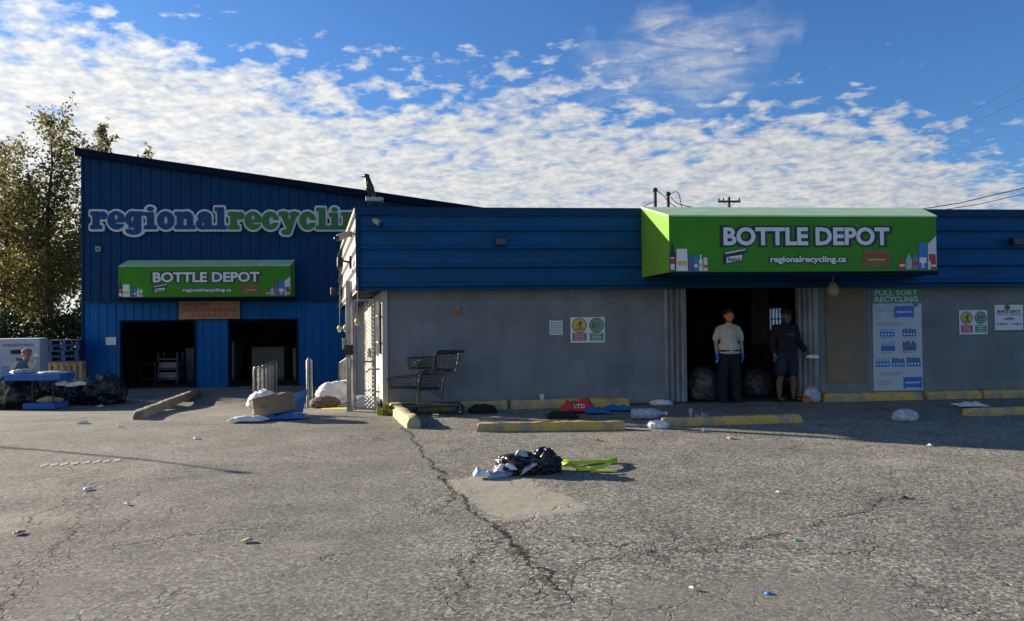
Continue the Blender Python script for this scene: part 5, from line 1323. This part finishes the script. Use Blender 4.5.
def eyes(t, c, s=1.0, yaw=0.0):
    Mx = Matrix.Rotation(yaw, 3, 'Z')
    for q in (-1, 1): obj('eye', MB().ell(Vector(c) + Mx @ Vector((q * .03 * s, -.083 * s, .012 * s)), .012 * s, .009 * s, .007 * s, 10, 6), M['sign_black'], t, smooth=True)

def folds(me, amp=.010, fz=9, fx=16):
    for v in me.vertices:
        c = v.co; n = noise.noise(Vector((c.x * fx, c.y * fx, c.z * fz))) + .5 * noise.noise(Vector((c.x * fx * 2, c.y * fx * 2, c.z * fz * 2.2 + 5)))
        v.co = c + v.normal * (n * amp)
    me.update(); return me
# man in the cream shirt
x, _ = ha(731, 403, -.12); H1 = 1.74
pm = thing('person', 'man in cream t-shirt and blue gloves with orange face covering standing in the entrance', 'person', FA.w(x, -.05, .022), R(4))
mb = MB()
mb.cap((0, 0, 1.42), (0, -.005, 1.52), .055, .052); head(mb, (0, -.02, 1.63), 1.12)
mb.ell((0, 0, 1.24), .17, .11, .22); mb.ell((0, 0, 1.0), .155, .11, .17); mb.ell((0, 0, .90), .165, .115, .12)
for s in (-1, 1):
    sh = (s * .175, 0, 1.36); elb = (s * .245, .015, 1.12); wr = (s * .245, -.05, .89)
    mb.cap((s * .08, 0, 1.38), sh, .05, .048); mb.chain([sh, elb, wr], [.046, .040, .028]); hand(mb, wr, (0, -.1, -1), (-s * .3, -1, 0))
    mb.chain([(s * .09, 0, .9), (s * .11, -.01, .5), (s * .12, .02, .09)], [.085, .058, .038]); mb.cap((s * .12, .02, .05), (s * .135, -.13, .035), .04, .03)
obj('body', remesh(mb, .009, 2), M['skin'], pm); eyes(pm, (0, -.02, 1.63), 1.12)
mb = MB(); mb.cap((0, .0, 1.42), (0, 0, 1.435), .085, .075); mb.ell((0, 0, 1.27), .20, .135, .18); mb.chain([(0, 0, 1.3), (0, 0, 1.0)], [.16, .17]); mb.ell((0, 0, 1.02), .215, .15, .16); mb.ell((0, 0, .93), .215, .15, .07)
for s in (-1, 1): mb.cap((s * .04, 0, 1.42), (s * .17, 0, 1.365), .07, .068); mb.chain([(s * .18, 0, 1.365), (s * .225, .01, 1.26), (s * .24, .012, 1.20)], [.066, .064, .066])
obj('tshirt', folds(remesh(mb, .012, 3), .013), M['cream'], pm)
mb = MB(); mb.ell((0, 0, .90), .195, .14, .14)
for s in (-1, 1): mb.chain([(s * .09, 0, .9), (s * .12, -.01, .5), (s * .135, .015, .11)], [.12, .10, .09])
obj('trousers', folds(remesh(mb, .014, 3), .013), M['navy'], pm)
mb = MB(); mb.ell((0, 0, .965), .232, .168, .035); obj('waist_bag', mb, M['black_cloth'], pm, smooth=True)
for s in (-1, 1):
    mb = MB(); mb.cap((s * .245, -.045, .90), (s * .245, -.05, .87), .033, .033); hand(mb, (s * .245, -.05, .89), (0, -.1, -1), (-s * .3, -1, 0), 1.08); obj('glove', remesh(mb, .006, 1), M['glove'], pm)
    mb = MB(); mb.cap((s * .125, .04, .055), (s * .145, -.15, .045), .052, .045); mb.box(s * .135 - .05, s * .135 + .05, -.19, .08, 0, .03); obj('shoe', remesh(mb, .01, 3), M['black_cloth'], pm)
mb = MB(); mb.ell((0, .0, 1.685), .094, .11, .09); mb.ell((0, .04, 1.64), .09, .08, .10); obj('hair', remesh(mb, .008, 1), M['hair'], pm)
mb = MB(); mb.ell((0, -.06, 1.60), .082, .078, .085); mb.ell((0, -.068, 1.635), .076, .066, .055); obj('face_covering', remesh(mb, .008, 1), M['orange_cloth'], pm)

# man in the dark jacket
x, _ = ha(789, 403, -.2)
pm = thing('person', 'man in black jacket and blue shorts holding a white scrap at the entrance', 'person', FA.w(x, -.1, .022), R(12))
mb = MB(); mb.cap((0, 0, 1.40), (0, -.02, 1.50), .058, .054); head(mb, (0, -.04, 1.60), 1.12, yaw=.15)
mb.ell((0, 0, 1.23), .18, .12, .22); mb.ell((0, 0, 1.0), .17, .13, .17); mb.ell((0, 0, .90), .17, .12, .12)
elR = (.28, .02, 1.12); wrR = (.37, -.10, .93); elL = (-.27, .03, 1.12); wrL = (-.26, -.04, .89)
for s, e_, w_ in ((1, elR, wrR), (-1, elL, wrL)):
    sh = (s * .20, 0, 1.37); mb.cap((s * .08, 0, 1.38), sh, .062, .06); mb.chain([sh, e_, w_], [.055, .043, .030])
hand(mb, wrR, (.6, -.4, -.6), (-.3, -1, 0), curl=1.1); hand(mb, wrL, (0, -.1, -1), (.3, -1, 0))
for s, ft in ((-1, (-.13, .03, .08)), (1, (.16, .02, .08))):
    mb.chain([(s * .095, 0, .9), (s * .12, -.02, .5), (ft[0], ft[1], .30), ft], [.088, .058, .062, .036]); mb.cap((ft[0], ft[1], .045), (ft[0] + s * .04, ft[1] - .15, .035), .038, .033)
obj('body', remesh(mb, .009, 2), M['skin_dark'], pm); eyes(pm, (0, -.04, 1.60), 1.12, yaw=.15)
mb = MB(); mb.ell((0, .005, 1.25), .225, .155, .20); mb.chain([(0, .01, 1.3), (0, .01, .98)], [.17, .19]); mb.ell((0, .01, .96), .22, .16, .12); mb.cap((0, .01, 1.41), (0, .0, 1.44), .10, .085)
for s, e_, w_ in ((1, elR, wrR), (-1, elL, wrL)):
    sh = (s * .20, 0, 1.37); mb.cap((s * .04, 0, 1.41), (s * .18, 0, 1.35), .075, .074); w2 = Vector(e_).lerp(Vector(w_), .8); mb.chain([sh, e_, w2], [.082, .068, .055])
obj('jacket', folds(remesh(mb, .012, 3), .013), M['black_cloth'], pm)
mb = MB(); mb.ell((0, -.045, 1.2), .10, .125, .22); obj('shirt', mb, M['navy'], pm, smooth=True)
mb = add_text(MB(), 'RAIDER', -.075, .075, 1.24, 1.28, -.173, .02); obj('shirt_print', mb, M['greycloth'], pm)
mb = MB(); mb.ell((0, 0, .88), .20, .145, .14)
for s in (-1, 1): mb.chain([(s * .1, 0, .88), (s * .125, -.015, .56)], [.115, .105])
obj('shorts', folds(remesh(mb, .014, 3), .013), M['shorts'], pm)
mb = MB(); mb.ell((0, -.02, 1.68), .098, .118, .065); mb.cap((-.04, -.10, 1.665), (.02, -.145, 1.655), .03, .03); mb.cap((.03, -.11, 1.665), (.0, -.15, 1.655), .03, .028); obj('cap', remesh(mb, .008, 2), M['black_cloth'], pm)
for s, ft in ((-1, (-.13, .03)), (1, (.16, .02))):
    mb = MB(); mb.box(ft[0] + s * .02 - .05, ft[0] + s * .02 + .05, ft[1] - .19, ft[1] + .07, 0, .025); mb.cap((ft[0] - .03, ft[1] - .1, .06), (ft[0] + .06, ft[1] - .11, .06), .03, .03); obj('sandal', remesh(mb, .01, 2), M['black_cloth'], pm)
hp = pm.matrix_basis if False else Matrix.Translation(pm.location) @ Matrix.Rotation(R(12), 4, 'Z')
soft('paper_scrap', (.09, .05, .035), 130, 'litter_white', 'crumpled white scrap held in the hand of the man in shorts', 'litter', hp @ Vector((.46, -.17, .80)), amp=.5)

# seated man at the table, left
p = P(23, 388, 17.7); g0 = gz(p.x, 17.7)
pm = thing('person', 'person in dusty red cap and dark vest sitting behind the blue table', 'person', (p.x, 17.7, g0), 0)
hd = P(26.5, 354.5, 17.7); hz = hd.z - g0; hx = hd.x - p.x
mb = MB(); head(mb, (hx, 0, hz), 1.2, yaw=.7); mb.cap((hx - .02, .02, hz - .2), (hx, .0, hz - .08), .06, .055)
tz = hz - .17
mb.ell((hx - .06, .03, tz - .18), .19, .13, .24); mb.ell((hx - .08, .05, tz - .38), .19, .14, .15)
handp = P(37, 357, 17.6); hpv = Vector((handp.x - p.x, -.1, handp.z - g0))
mb.chain([(hx + .12, .0, tz - .05), (hx + .22, -.08, tz - .22), hpv + Vector((-.03, .02, -.06))], [.06, .045, .03]); hand(mb, hpv + Vector((-.03, .02, -.06)), (.3, 0, 1), (-1, 0, 0))
mb.chain([(hx - .22, .02, tz - .06), (hx - .33, -.05, tz - .30), (hx - .22, -.2, tz - .40)], [.06, .045, .03]); hand(mb, (hx - .22, -.2, tz - .40), (1, -.4, 0), (0, 0, 1))
for s in (-1, 1): mb.chain([(hx - .08 + s * .1, .05, .45), (hx - .08 + s * .12, -.38, .45), (hx - .08 + s * .12, -.40, .08)], [.085, .062, .04]); mb.cap((hx - .08 + s * .12, -.4, .05), (hx - .08 + s * .12, -.52, .035), .04, .03)
obj('body', remesh(mb, .01, 2), M['skin'], pm); eyes(pm, (hx, 0, hz), 1.2, .7)
mb = MB(); mb.ell((hx - .06, .03, tz - .18), .215, .155, .24); mb.ell((hx - .08, .05, tz - .38), .21, .16, .16)
obj('vest', remesh(mb, .014, 3), M['greycloth'], pm)
mb = MB(); mb.chain([(hx + .12, .0, tz - .05), (hx + .22, -.08, tz - .22), hpv + Vector((-.03, .02, -.10))], [.085, .07, .055]); mb.chain([(hx - .22, .02, tz - .06), (hx - .33, -.05, tz - .28)], [.085, .07]); obj('sleeves', remesh(mb, .014, 3), M['cream'], pm)
mb = MB()
for s in (-1, 1): mb.chain([(hx - .08 + s * .1, .05, .46), (hx - .08 + s * .12, -.38, .46), (hx - .08 + s * .12, -.40, .15)], [.11, .09, .07])
obj('trousers', remesh(mb, .014, 3), M['navy'], pm)
mb = MB(); mb.ell((hx, .01, hz + .07), .112, .122, .075); mb.cap((hx + .07, -.08, hz + .05), (hx + .11, -.12, hz + .045), .035, .03); obj('cap', remesh(mb, .009, 2), M['pinkcap'], pm)
soft('white_rag', (.045, .04, .05), 140, 'litter_white', 'white rag held up in the hand of the seated person', 'rag', pm.location + hpv + Vector((.0, -.02, 0)), amp=.5, sub=3)
seat = thing('milk_crate', 'plastic crate used as a seat behind the blue table', 'crate', (p.x + hx - .08, 17.78, g0), 0)
mb = MB()
for sx in (-1, 1):
    for z in (.03, .13, .23, .33): mb.box(sx * .17 - .01, sx * .17 + .01, -.17, .17, z, z + .04); mb.box(-.17, .17, sx * .17 - .01, sx * .17 + .01, z, z + .04)
mb.box(-.16, .16, -.16, .16, .0, .02); 
for a_ in (-1, 1):
    for b_ in (-1, 1): mb.box(a_ * .17 - .015, a_ * .17 + .015, b_ * .17 - .015, b_ * .17 + .015, 0, .37)
obj('side_panel', mb, M['blue_plastic'], seat)

# ------------------------------------------------------------------ trees
def leaves(mb, c, rad, n, size, rng):
    for _ in range(n):
        d = Vector((rng.gauss(0, 1), rng.gauss(0, 1), rng.gauss(0, 1))).normalized() * (rng.random() ** .45)
        p = Vector(c) + Vector((d.x * rad[0], d.y * rad[1], d.z * rad[2]))
        a = Vector((rng.uniform(-1, 1), rng.uniform(-1, 1), rng.uniform(-1, .5))).normalized(); b = a.cross(Vector((rng.uniform(-1, 1), rng.uniform(-1, 1), rng.uniform(-1, 1)))).normalized()
        s = size * rng.uniform(.6, 1.3)
        mb.add([p - a * s * .5, p + b * s * .28, p + a * s * .55, p - b * s * .28], [(0, 1, 2, 3)])
def tree(base_, H, spread, label, seed, n_l=26, per=420, size=.14, lean=(0, 0), mt='leaf_autumn', tr=.16, low=.25, name='autumn_tree'):
    rng = random.Random(seed); t = thing(name, label, 'tree', base_)
    tk = MB(); cr = MB(); lx, ly = lean
    trunk = [(lx * k / 6 + rng.uniform(-.1, .1) * (k > 0), ly * k / 6 + rng.uniform(-.1, .1) * (k > 0), H * .97 * k / 6) for k in range(7)]
    tk.tube(trunk, tr, 8, .015)
    for k in range(n_l):
        f = low + (1 - low) * (k / (n_l - 1)) ** .9; i = min(5, int(f * 6)); ff = f * 6 - i
        b0 = Vector(trunk[i]).lerp(Vector(trunk[min(6, i + 1)]), min(1, ff)); az = rng.random() * 6.283; up = rng.uniform(.3, 1.1)
        L = spread * (1.12 - 1.15 * max(0, f - .3) ** .9) * rng.uniform(.55, 1.15); L = max(L, .35)
        dv = Vector((math.cos(az), math.sin(az), up)).normalized()
        b1 = b0 + dv * L * .55 + Vector((0, 0, .1)); b2 = b0 + dv * L + Vector((rng.uniform(-.2, .2), rng.uniform(-.2, .2), .25))
        tk.tube([b0, b1, b2], tr * .28 * (1.1 - f), 5, .006)
        dens = 1.15 - .95 * f
        for q, rr in ((b1, .42), (b2, .40), (b0.lerp(b1, .5), .35), (b1.lerp(b2, .5), .4)):
            r0 = L * rr * rng.uniform(.5, .9) + .1
            leaves(cr, q, (r0, r0, r0 * .8), int(per * dens * rng.uniform(.35, 1) * r0), size, rng)
            tw = q + Vector((rng.uniform(-1, 1), rng.uniform(-1, 1), rng.uniform(-.1, 1))) * r0; tk.tube([q, tw], .008, 4, .003)
            leaves(cr, tw, (r0 * .35, r0 * .35, r0 * .35), int(18 * dens), size, rng)
    leaves(cr, trunk[-1], (.2, .2, .45), 40, size, rng)
    obj('trunk', tk, M['bark'], t, smooth=True); obj('crown', cr, M[mt], t); return t
def gpt(px, Y): v = P(px, 380, Y); return Vector((v.x, Y, gz(v.x, Y)))
YT = 27
tree(gpt(50, YT), P(55, 117, YT).z + .4, 2.9, 'tall thin autumn tree with yellowing leaves beside the left end of the warehouse', 3, 52, 205, .14)
tree(gpt(6, YT + 1), P(10, 140, YT).z + .4, 2.8, 'lower yellowing tree at the left edge of the photo', 8, 40, 250, .14)
tree(gpt(28, YT + 4), P(30, 190, YT + 4).z + .4, 2.4, 'bushy green yellow tree behind the two thin autumn trees', 12, 34, 560, .15)
tree(gpt(104, YT + 5), P(108, 126, YT + 5).z + .4, 1.3, 'thin treetop poking above the high corner of the warehouse roof', 5, 30, 380, .15, low=.4)
tree(gpt(148, YT + 5), P(150, 152, YT + 5).z + .4, .9, 'tiny treetop just showing over the sloping roof edge', 6, 14, 300, .14, low=.6)
rng = random.Random(4)
for i, (px, h, w_, Y, lb) in enumerate(((5, 2.6, 1.6, 23.5, 'dark bush behind the pale bin at the left edge'), (42, 2.9, 1.5, 24.2, 'dark bush between the pale bin and the pallets'), (76, 2.7, 1.1, 24.6, 'dark bush against the left end of the warehouse'))):
    b = gpt(px, Y); t = thing('hedge_bush', lb, 'bush', b, group='dark bushes behind the bin and pallets'); mb = MB(); tk = MB()
    for k in range(16):
        c = (rng.uniform(-w_, w_) * .8, rng.uniform(-.7, .7), rng.uniform(.3, h - .4)); leaves(mb, c, (.65, .55, .5), 330, .13, rng); tk.tube([(0, 0, 0), (c[0] * .4, c[1] * .4, c[2] * .6), c], .03, 5, .006)
    obj('stem', tk, M['bark'], t); obj('foliage', mb, M['leaf_dark'], t)
mb = MB()

# distant tree line left so the horizon is closed
mb = MB(); rng = random.Random(9)
for k in range(60):
    c = (-75 + k * .95, 52 + rng.uniform(-3, 3), rng.uniform(.8, 3.2)); leaves(mb, c, (1.6, 1.5, 1.3), 150, .45, rng)
tag(obj('far_bushes', mb, M['leaf_dark']), 'dark mass of low greenery far behind the lot', 'vegetation', kind='stuff')

# ------------------------------------------------------------------ utility poles and wires
def pole(px, py, Y, lab, arm=None):
    b = P(px, 330, Y); top = P(px, py, Y).z
    t = thing('utility_pole', lab, 'utility pole', (b.x, Y, 0), R(4), 'utility poles showing above the flat roof')
    obj('pole', MB().tube([(0, 0, 0), (0, 0, top)], .17, 10, .13), M['pole_wood'], t)
    if arm:
        z = top - arm[1]; obj('crossarm', MB().box(-arm[0], arm[0], -.08, .08, z - .1, z + .1), M['pole_wood'], t)
        for x in (-arm[0] * .9, -arm[0] * .5, arm[0] * .9): obj('insulator', MB().lathe((x, 0, z + .1), [(.05, 0), (.09, .12), (.05, .25), (.03, .4)], 8), M['black_metal'], t)
        obj('brace', MB().tube([(-arm[0] * .6, -.05, z), (0, -.1, z - .6), (arm[0] * .6, -.05, z)], .03, 5), M['galv'], t)
    else:
        obj('cap', MB().ell((0, 0, top), .22, .22, .2), M['black_metal'], t)
    return t
YP = 60
pole(657, 190, YP, 'taller plain pole left behind the canopy'); pole(670, 194, YP + 1, 'shorter plain pole with looping cable behind the canopy'); pole(731, 197, YP + 14, 'pole with a wooden crossarm showing above the canopy', (1.15, .45))
def wire(pts, r, lab, nm='power_line'):
    single(nm, MB().tube(pts, r, 5), M['black_metal'], lab, 'cable')
wire([P(657.5, 191, YP), P(664, 196, YP), P(670, 203, YP), P(676, 207, YP)], .035, 'cable drooping between the two plain poles behind the canopy')
wire([P(670, 194, YP + 1), P(676, 191.5, YP), P(679, 194, YP), P(680.5, 201, YP), P(682, 208, YP)], .035, 'cable loop arching right from the shorter plain pole')
wire([P(671, 197, YP + 1), P(676, 203, YP), P(686, 206, YP), P(698, 208.5, YP)], .04, 'low cable running right from the shorter plain pole')
wire([P(657, 200, YP), P(648, 204, YP), P(640, 209, YP)], .03, 'cable running left from the taller plain pole')
wire([P(900, 212.5, 45), P(960, 203, 42), P(1024, 188, 38), P(1120, 162, 34)], .028, 'upper power line slanting up at the right above the roof')
wire([P(930, 212, 45), P(980, 204, 42), P(1024, 194, 38), P(1120, 170, 34)], .022, 'lower power line slanting up at the right above the roof')
wire([P(890, 155, 40), P(960, 118, 36), P(1024, 82, 32), P(1150, 10, 28)], .006, 'faint high wire crossing the sky at the right edge')
wire([P(900, 160, 40), P(960, 130, 36), P(1024, 98, 32), P(1150, 30, 28)], .006, 'second faint wire just below the high one at the right edge')
x, z = ha(621, 206.5, 2.0); single('roof_vent', MB().lathe((0, 0, 0), [(.1, 0), (.1, .3), (.16, .3), (.15, .42), (.08, .5)], 16), M['galv'], 'small round grey vent cap showing over the flat roof left of the canopy', 'vent', FA.w(x, 2.0, zFt - .3), smooth='auto')

# unseen pole with long arm, added to cast a thin shadow on the lot
t = thing('shadow_caster', 'unseen pole with a long drooping arm added to cast a shadow', 'shadow caster', (-19.6, 15.9, -.35), 0)
obj('pole', MB().tube([(0, 0, 0), (0, 0, 3.4)], .08, 10, .06), M['galv'], t)
obj('arm', MB().tube([(0, 0, 3.3), (1.5, -.6, 3.42), (3.6, -1.4, 3.32), (6.2, -2.6, 3.1), (8.6, -3.9, 2.75)], .035, 8, .02), M['galv'], t)
obj('arm_tip', MB().ell((8.65, -3.93, 2.74), .12, .06, .04), M['galv'], t, smooth=True)

# ------------------------------------------------------------------ world
EL = R(15); tosun = Vector((-.894, .447, 0)).normalized()
w = bpy.data.worlds.new('World'); SC.world = w; w.use_nodes = True; nt = w.node_tree
bgn = nt.nodes['Background']
sky = N(nt, 'ShaderNodeTexSky', sky_type='NISHITA'); sky.sun_disc = False; sky.sun_elevation = EL; sky.sun_rotation = math.atan2(tosun.x, tosun.y) % (2 * math.pi)
sky.air_density = 1.0; sky.dust_density = .6; sky.ozone_density = 2.5
tc = N(nt, 'ShaderNodeTexCoord'); D = tc.outputs['Generated']
sep = N(nt, 'ShaderNodeSeparateXYZ'); nt.links.new(D, sep.inputs[0]); dx, dy, dz = sep.outputs
az = math_(nt, 'ARCTAN2', dx, dy); el_ = math_(nt, 'ARCSINE', dz)
zc = math_(nt, 'ADD', math_(nt, 'MAXIMUM', dz, 0.0), 0.19)
cmb = N(nt, 'ShaderNodeCombineXYZ'); nt.links.new(math_(nt, 'DIVIDE', dx, zc), cmb.inputs[0]); nt.links.new(math_(nt, 'DIVIDE', dy, zc), cmb.inputs[1])
Pc = cmb.outputs[0]
# upper edge of the cloud field as a function of azimuth (radians)
def azc(px): return math.atan((px - 512) / F)
def elc(px, py): return math.atan((320.5 - .011 * (px - 512) - py) / math.hypot(F, px - 512))
fc = N(nt, 'ShaderNodeFloatCurve'); cv = fc.mapping.curves[0]
edge = [(-200, -40), (0, 5), (100, 22), (200, 45), (300, 72), (400, 98), (512, 92), (600, 104), (700, 122), (790, 104), (860, 104), (940, 112), (1024, 150), (1250, 215)]
pts = [((azc(a) + 1.2) / 2.4, elc(a, b)) for a, b in edge]
pts = [(0.0, .6)] + pts + [(1.0, .12)]
while len(cv.points) < len(pts): cv.points.new(.5, .5)
for p_, (a, b) in zip(cv.points, pts): p_.location = (a, b)
fc.mapping.update()
nt.links.new(math_(nt, 'MULTIPLY_ADD', az, 1 / 2.4, .5, True), fc.inputs['Value'])
hgt = math_(nt, 'SUBTRACT', fc.outputs[0], el_)        # >0 inside the field
n1 = noise_(nt, vmap(nt, Pc, (10.5, 11.5, 1), (2, 1, 0), (0, 0, R(20))), 1.0, 5, 0.56, .25)
n2 = noise_(nt, vmap(nt, Pc, (1.3, 2.8, 1), (7, 3, 0), (0, 0, R(-25))), 1.0, 4, 0.5, .3)
n3 = noise_(nt, vmap(nt, Pc, (30, 30, 1), (0, 0, 0), (0, 0, R(20))), 1.0, 4, 0.6)
dens = math_(nt, 'ADD', math_(nt, 'MULTIPLY', n1, 1.0), math_(nt, 'MULTIPLY_ADD', n2, .6, -.30))
dens = math_(nt, 'ADD', dens, math_(nt, 'MULTIPLY_ADD', n3, .20, -.10))
cov = math_(nt, 'MINIMUM', math_(nt, 'MULTIPLY_ADD', hgt, 3.0, -.05), .24)
azr = math_(nt, 'MULTIPLY', math_(nt, 'MAXIMUM', math_(nt, 'SUBTRACT', az, azc(780)), 0.0), .32)
dens = math_(nt, 'SUBTRACT', math_(nt, 'ADD', dens, cov), azr)
cl = ramp(nt, dens, [(.40, 0.0), (.48, .45), (.60, .9), (.76, 1.0)])
# wisp
wm = vmap(nt, N(nt, 'ShaderNodeCombineXYZ').outputs[0], (1, 1, 1))
cw = nt.nodes[-2]; cw = [n for n in nt.nodes if n.type == 'COMBXYZ'][-1]
nt.links.new(math_(nt, 'SUBTRACT', az, azc(680)), cw.inputs[0]); nt.links.new(math_(nt, 'SUBTRACT', el_, elc(680, 60)), cw.inputs[1])
u = vmap(nt, cw.outputs[0], (1, 1, 1), (0, 0, 0), (0, 0, R(-24)))
su = N(nt, 'ShaderNodeVectorMath', operation='LENGTH'); nt.links.new(vmap(nt, cw.outputs[0], (8.2, 15.5, 1), (0, 0, 0), (0, 0, R(24))), su.inputs[0])
nw = noise_(nt, vmap(nt, cw.outputs[0], (8, 42, 1), (1, 2, 0), (0, 0, R(50))), 1.0, 7, 0.62, 1.1)
nw2 = noise_(nt, vmap(nt, cw.outputs[0], (14, 14, 1), (5, 2, 0)), 1.0, 3, 0.5)
wis = math_(nt, 'ADD', math_(nt, 'SUBTRACT', 1.0, su.outputs['Value']), math_(nt, 'MULTIPLY_ADD', nw2, 1.8, -.75))
wis = math_(nt, 'MULTIPLY', ramp(nt, wis, [(0.0, 0.0), (.7, 1.0)]), ramp(nt, nw, [(.38, 0.12), (.66, .8)]))
cl = math_(nt, 'MAXIMUM', cl, wis)
# cloud tone: soft shading within, brighter toward the sun
tone = ramp(nt, math_(nt, 'ADD', n3, math_(nt, 'MULTIPLY_ADD', n1, .9, -.45)), [(.3, (4.9, 5.3, 5.9, 1)), (.5, (6.3, 6.5, 6.7, 1)), (.72, (7.8, 7.75, 7.6, 1))])
tsun = N(nt, 'ShaderNodeVectorMath', operation='DOT_PRODUCT'); nt.links.new(D, tsun.inputs[0]); tsun.inputs[1].default_value = (tosun.x * math.cos(EL), tosun.y * math.cos(EL), math.sin(EL))
sb = ramp(nt, math_(nt, 'MULTIPLY_ADD', tsun.outputs['Value'], .5, .5), [(.3, (.66, .66, .68, 1)), (.75, (.88, .88, .88, 1)), (.95, (1.2, 1.18, 1.14, 1))])
tone = mixc(nt, 1.0, tone, sb, 'MULTIPLY')
skyc = mixc(nt, 1.0, sky.outputs[0], (SKYR if False else (.56, .93, 1.42, 1)), 'MULTIPLY')
full = mixc(nt, cl, skyc, tone)
nt.links.new(full, bgn.inputs[0]); bgn.inputs[1].default_value = .05
ld = bpy.data.lights.new('sun', 'SUN'); ld.energy = 5.0; ld.angle = R(.5); ld.color = (1.0, .88, .72)
lo = bpy.data.objects.new('sun', ld); COL.objects.link(lo)
sv = Vector((tosun.x * math.cos(EL), tosun.y * math.cos(EL), math.sin(EL))); lo.rotation_euler = sv.to_track_quat('Z', 'Y').to_euler(); lo.location = sv * 60
vs_ = SC.view_settings; vs_.view_transform = 'Standard'; vs_.look = 'None'; vs_.gamma = 1; vs_.exposure = 1.25; vs_.use_curve_mapping = False
SC.cycles.max_bounces = 6; SC.cycles.use_denoising = True
